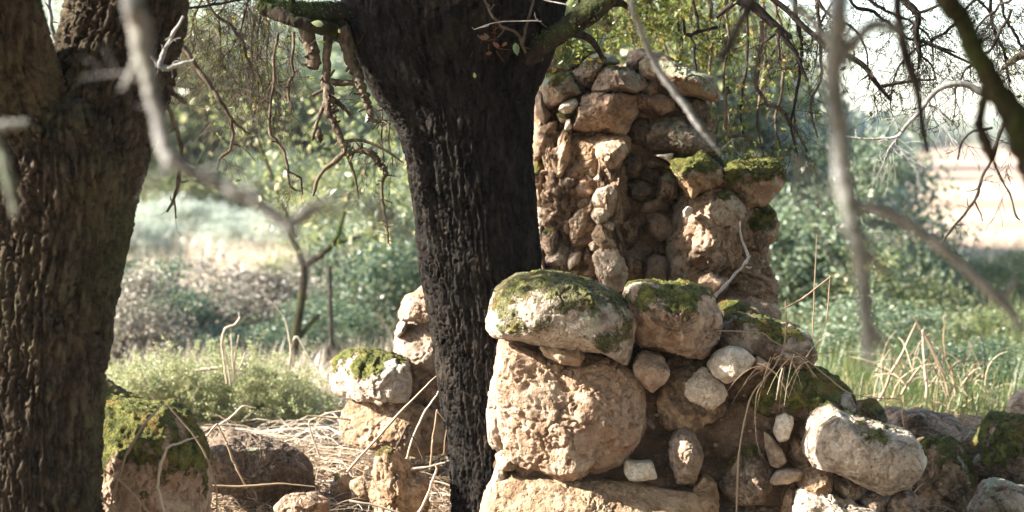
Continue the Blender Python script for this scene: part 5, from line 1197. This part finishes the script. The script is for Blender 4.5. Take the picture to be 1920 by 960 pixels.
# bushes beyond the wall on the right
plant('shrub', 'blue', 1500, 620, 15.5, 2.0, 1.25, 'blue green bush right behind the stone beam', 1)
plant('shrub', 'blue', 1595, 600, 17.0, 1.7, 1.55, 'tall blue green bush behind the thick hanging branch', 0)
plant('shrub', 'olive', 1660, 640, 15.0, 1.3, .75, 'mid green bush at the edge of the bright field', 1)
plant('shrub', 'blue', 1560, 690, 13.0, 1.5, .55, 'low blue green bush in the grass behind the moss mound', 0)
plant('shrub', 'pale', 1420, 560, 19.0, 2.2, 2.1, 'pale leafy bush behind the pillar buttress', 0)
plant('shrub', 'dark', 1860, 740, 11.6, 1.0, .42, 'dark green bush at the right edge above the boulders', 1)
plant('shrub', 'olive', 1900, 560, 17.0, 1.1, .6, 'small olive bush at the right edge in front of the field', 0)
plant('shrub', 'olive', 1800, 620, 14.0, 1.4, .4, 'low olive bush in the grass at the right', 1)
# trees on the slope
hz = [(215, 34, 6, 3.6, 'olive'), (320, 37, 6, 4.2, 'pale'), (425, 36, 6, 3.8, 'olive'), (510, 40, 6.5, 4.4, 'pale'), (605, 37, 6, 3.8, 'blue'), (690, 39, 6, 4.2, 'pale'),
      (245, 47, 8, 4.8, 'pale'), (350, 50, 8, 5, 'blue'), (450, 48, 8, 5, 'pale'), (545, 53, 8.5, 5, 'olive'), (650, 50, 8, 4.8, 'pale'), (745, 53, 8, 4.6, 'blue'),
      (220, 65, 10, 6, 'blue'), (320, 67, 10, 6, 'pale'), (420, 69, 10, 6, 'olive'), (530, 71, 10, 6, 'pale'), (640, 69, 10, 6, 'blue'), (750, 71, 10, 6, 'pale'),
      (280, 92, 14, 8, 'pale'), (430, 94, 14, 8, 'blue'), (580, 96, 14, 8, 'pale'), (720, 94, 14, 8, 'olive'),
      (1065, 17.5, 2.6, 3.1, 'olive'), (1120, 21, 3, 3.4, 'pale'), (1190, 18, 2.6, 3.2, 'olive'), (1250, 22, 3.2, 3.0, 'blue'), (1310, 18.5, 2.6, 2.7, 'olive'), (1375, 21.5, 3.0, 2.7, 'pale'), (1440, 18, 2.4, 2.2, 'pale'), (1490, 20.5, 2.4, 2.1, 'blue'), (1540, 19, 1.9, 1.7, 'pale'), (1150, 25, 3.6, 4.2, 'pale'), (1280, 26, 3.6, 3.4, 'pale')]
words = {'olive': 'olive green', 'pale': 'pale grey green', 'blue': 'blue green', 'dark': 'dark green'}
for k, (px, Y, w, h, kd) in enumerate(hz):
    row = 'in the front row' if Y < 43 else 'half way up the slope' if Y < 58 else 'high on the slope' if Y < 80 else 'on the top of the slope'
    if px > 1060: row = 'behind the pillar'
    side = 'beside the left trunk' if px < 290 else 'left of the gap' if px < 370 else 'under the crooked near branch' if px < 470 else 'above the forked tree' if px < 590 else 'right of the gap' if px < 700 else 'next to the black trunk'
    if px > 1060: side = {1065: 'touching the black trunk', 1120: 'left of its top', 1190: 'under its top', 1250: 'right of its centre', 1310: 'at its right shoulder', 1375: 'over the stone beam', 1440: 'right of the stone beam', 1490: 'left of the thick hanging branch', 1540: 'at the sky gap', 1150: 'farther back on the left', 1280: 'farther back on the right'}[px]
    plant('tree', kd, px, 430, Y, w, h, f'{words[kd]} blurred tree {row}, {side}', k % 2, None, 'trees beyond the meadow')
# distant tree line at the end of the right hand field
far = [(1640, 150, 8, 3.2, 'olive'), (1690, 170, 10, 3.4, 'pale'), (1735, 190, 9, 3.0, 'olive'), (1800, 260, 14, 3.4, 'pale'), (1850, 230, 10, 2.8, 'olive'), (1895, 220, 12, 3.6, 'pale')]
for k, (px, Y, w, h, kd) in enumerate(far):
    plant('tree', kd, px, 270, Y, w, h, f'tiny {words[kd]} tree on the horizon, ' + ['leftmost of the far row', 'second from the left in the far row', 'third from the left in the far row', 'beside the dark hanging twig', 'right of the dark hanging twig', 'at the right edge'][k], k % 2, None, 'trees along the far edge of the field')

# forked young tree and the fence post
fk = empty('young_tree', at(550, 700, 13.2), 'young forked tree with a green trunk in the gap', 'tree')
T = Tubes(); P, R = pathpx([(548, 720, 17, 13.2), (553, 650, 17, 13.2), (560, 590, 17, 13.2), (568, 540, 16, 13.2), (571, 500, 15, 13.2)], 6, .1); T.add(P, R, 10); T.build('trunk', M_MOSSBR, fk)
for rows in ([(571, 500, 13, 13.2), (560, 470, 12, 13.2), (548, 445, 10, 13.2), (535, 400, 8, 13.2), (510, 330, 6, 13.2), (480, 250, 5, 13.2)], [(571, 500, 12, 13.2), (600, 480, 12, 13.2), (625, 455, 11, 13.2), (640, 420, 9, 13.2), (660, 350, 7, 13.2), (700, 270, 5, 13.2)], [(556, 640, 10, 13.2), (580, 610, 9, 13.2), (600, 590, 7, 13.2)], [(625, 458, 8, 13.2), (680, 440, 7, 13.2), (740, 400, 5, 13.2)]):
    T = Tubes(); P, R = pathpx(rows, 6, .2); T.add(P, R, 8); T.build('branch', M_MOSSBR, fk)
r_ = np.random.RandomState(88)
C = np.vstack([at(x, y, 13.2 + r_.uniform(-.6, .6)) + r_.normal(size=(70, 3)) * .12 for x, y in [(500, 320), (480, 250), (540, 380), (650, 370), (700, 270), (740, 400), (690, 430), (620, 330), (560, 300), (600, 250), (450, 200), (760, 330), (660, 200), (520, 180)]])
o = put('crown', leaf_mesh('crown', C - np.array(world_loc(fk)), .055, LEAF['olive'], r_, .6), fk); o['kind'] = 'stuff'
T = Tubes(); P, R = pathpx([(622, 690, 9, 13.3), (620, 600, 9, 13.3), (618, 500, 9, 13.3)], 4, .05); T.add(P, R, 8)
P2 = np.array([P[-1], P[-1] + np.array([0, 0, .004])]); T.add(P2, [R[-1], .001], 8)
o = T.build('fence_post', M_DARKBR, None, P[0]); tag(o, 'thin dark fence post right of the forked tree', 'post')

# ------------------------------------------------------------------ the bright air between here and the hill
def haze():
    x0, x1, y0, y1, z0, z1 = -420, 420, -20, 420, -4.0, 26.0
    V = [(x, y, z) for x in (x0, x1) for y in (y0, y1) for z in (z0, z1)]
    Fq = [[0, 1, 3, 2], [4, 6, 7, 5], [0, 4, 5, 1], [2, 3, 7, 6], [0, 2, 6, 4], [1, 5, 7, 3]]
    m = bpy.data.materials.new('bright_air'); m.use_nodes = True
    nt = m.node_tree; nt.nodes.clear()
    out = nt.nodes.new('ShaderNodeOutputMaterial'); pv = nt.nodes.new('ShaderNodeVolumePrincipled')
    pv.inputs['Color'].default_value = (.86, .93, 1.0, 1); pv.inputs['Density'].default_value = HAZE
    pv.inputs['Anisotropy'].default_value = 0.2
    nt.links.new(pv.outputs[0], out.inputs['Volume'])
    o = put('haze', mesh('haze', V, Fq, m, smooth=False)); o['kind'] = 'stuff'
if HAZE > 0: haze()
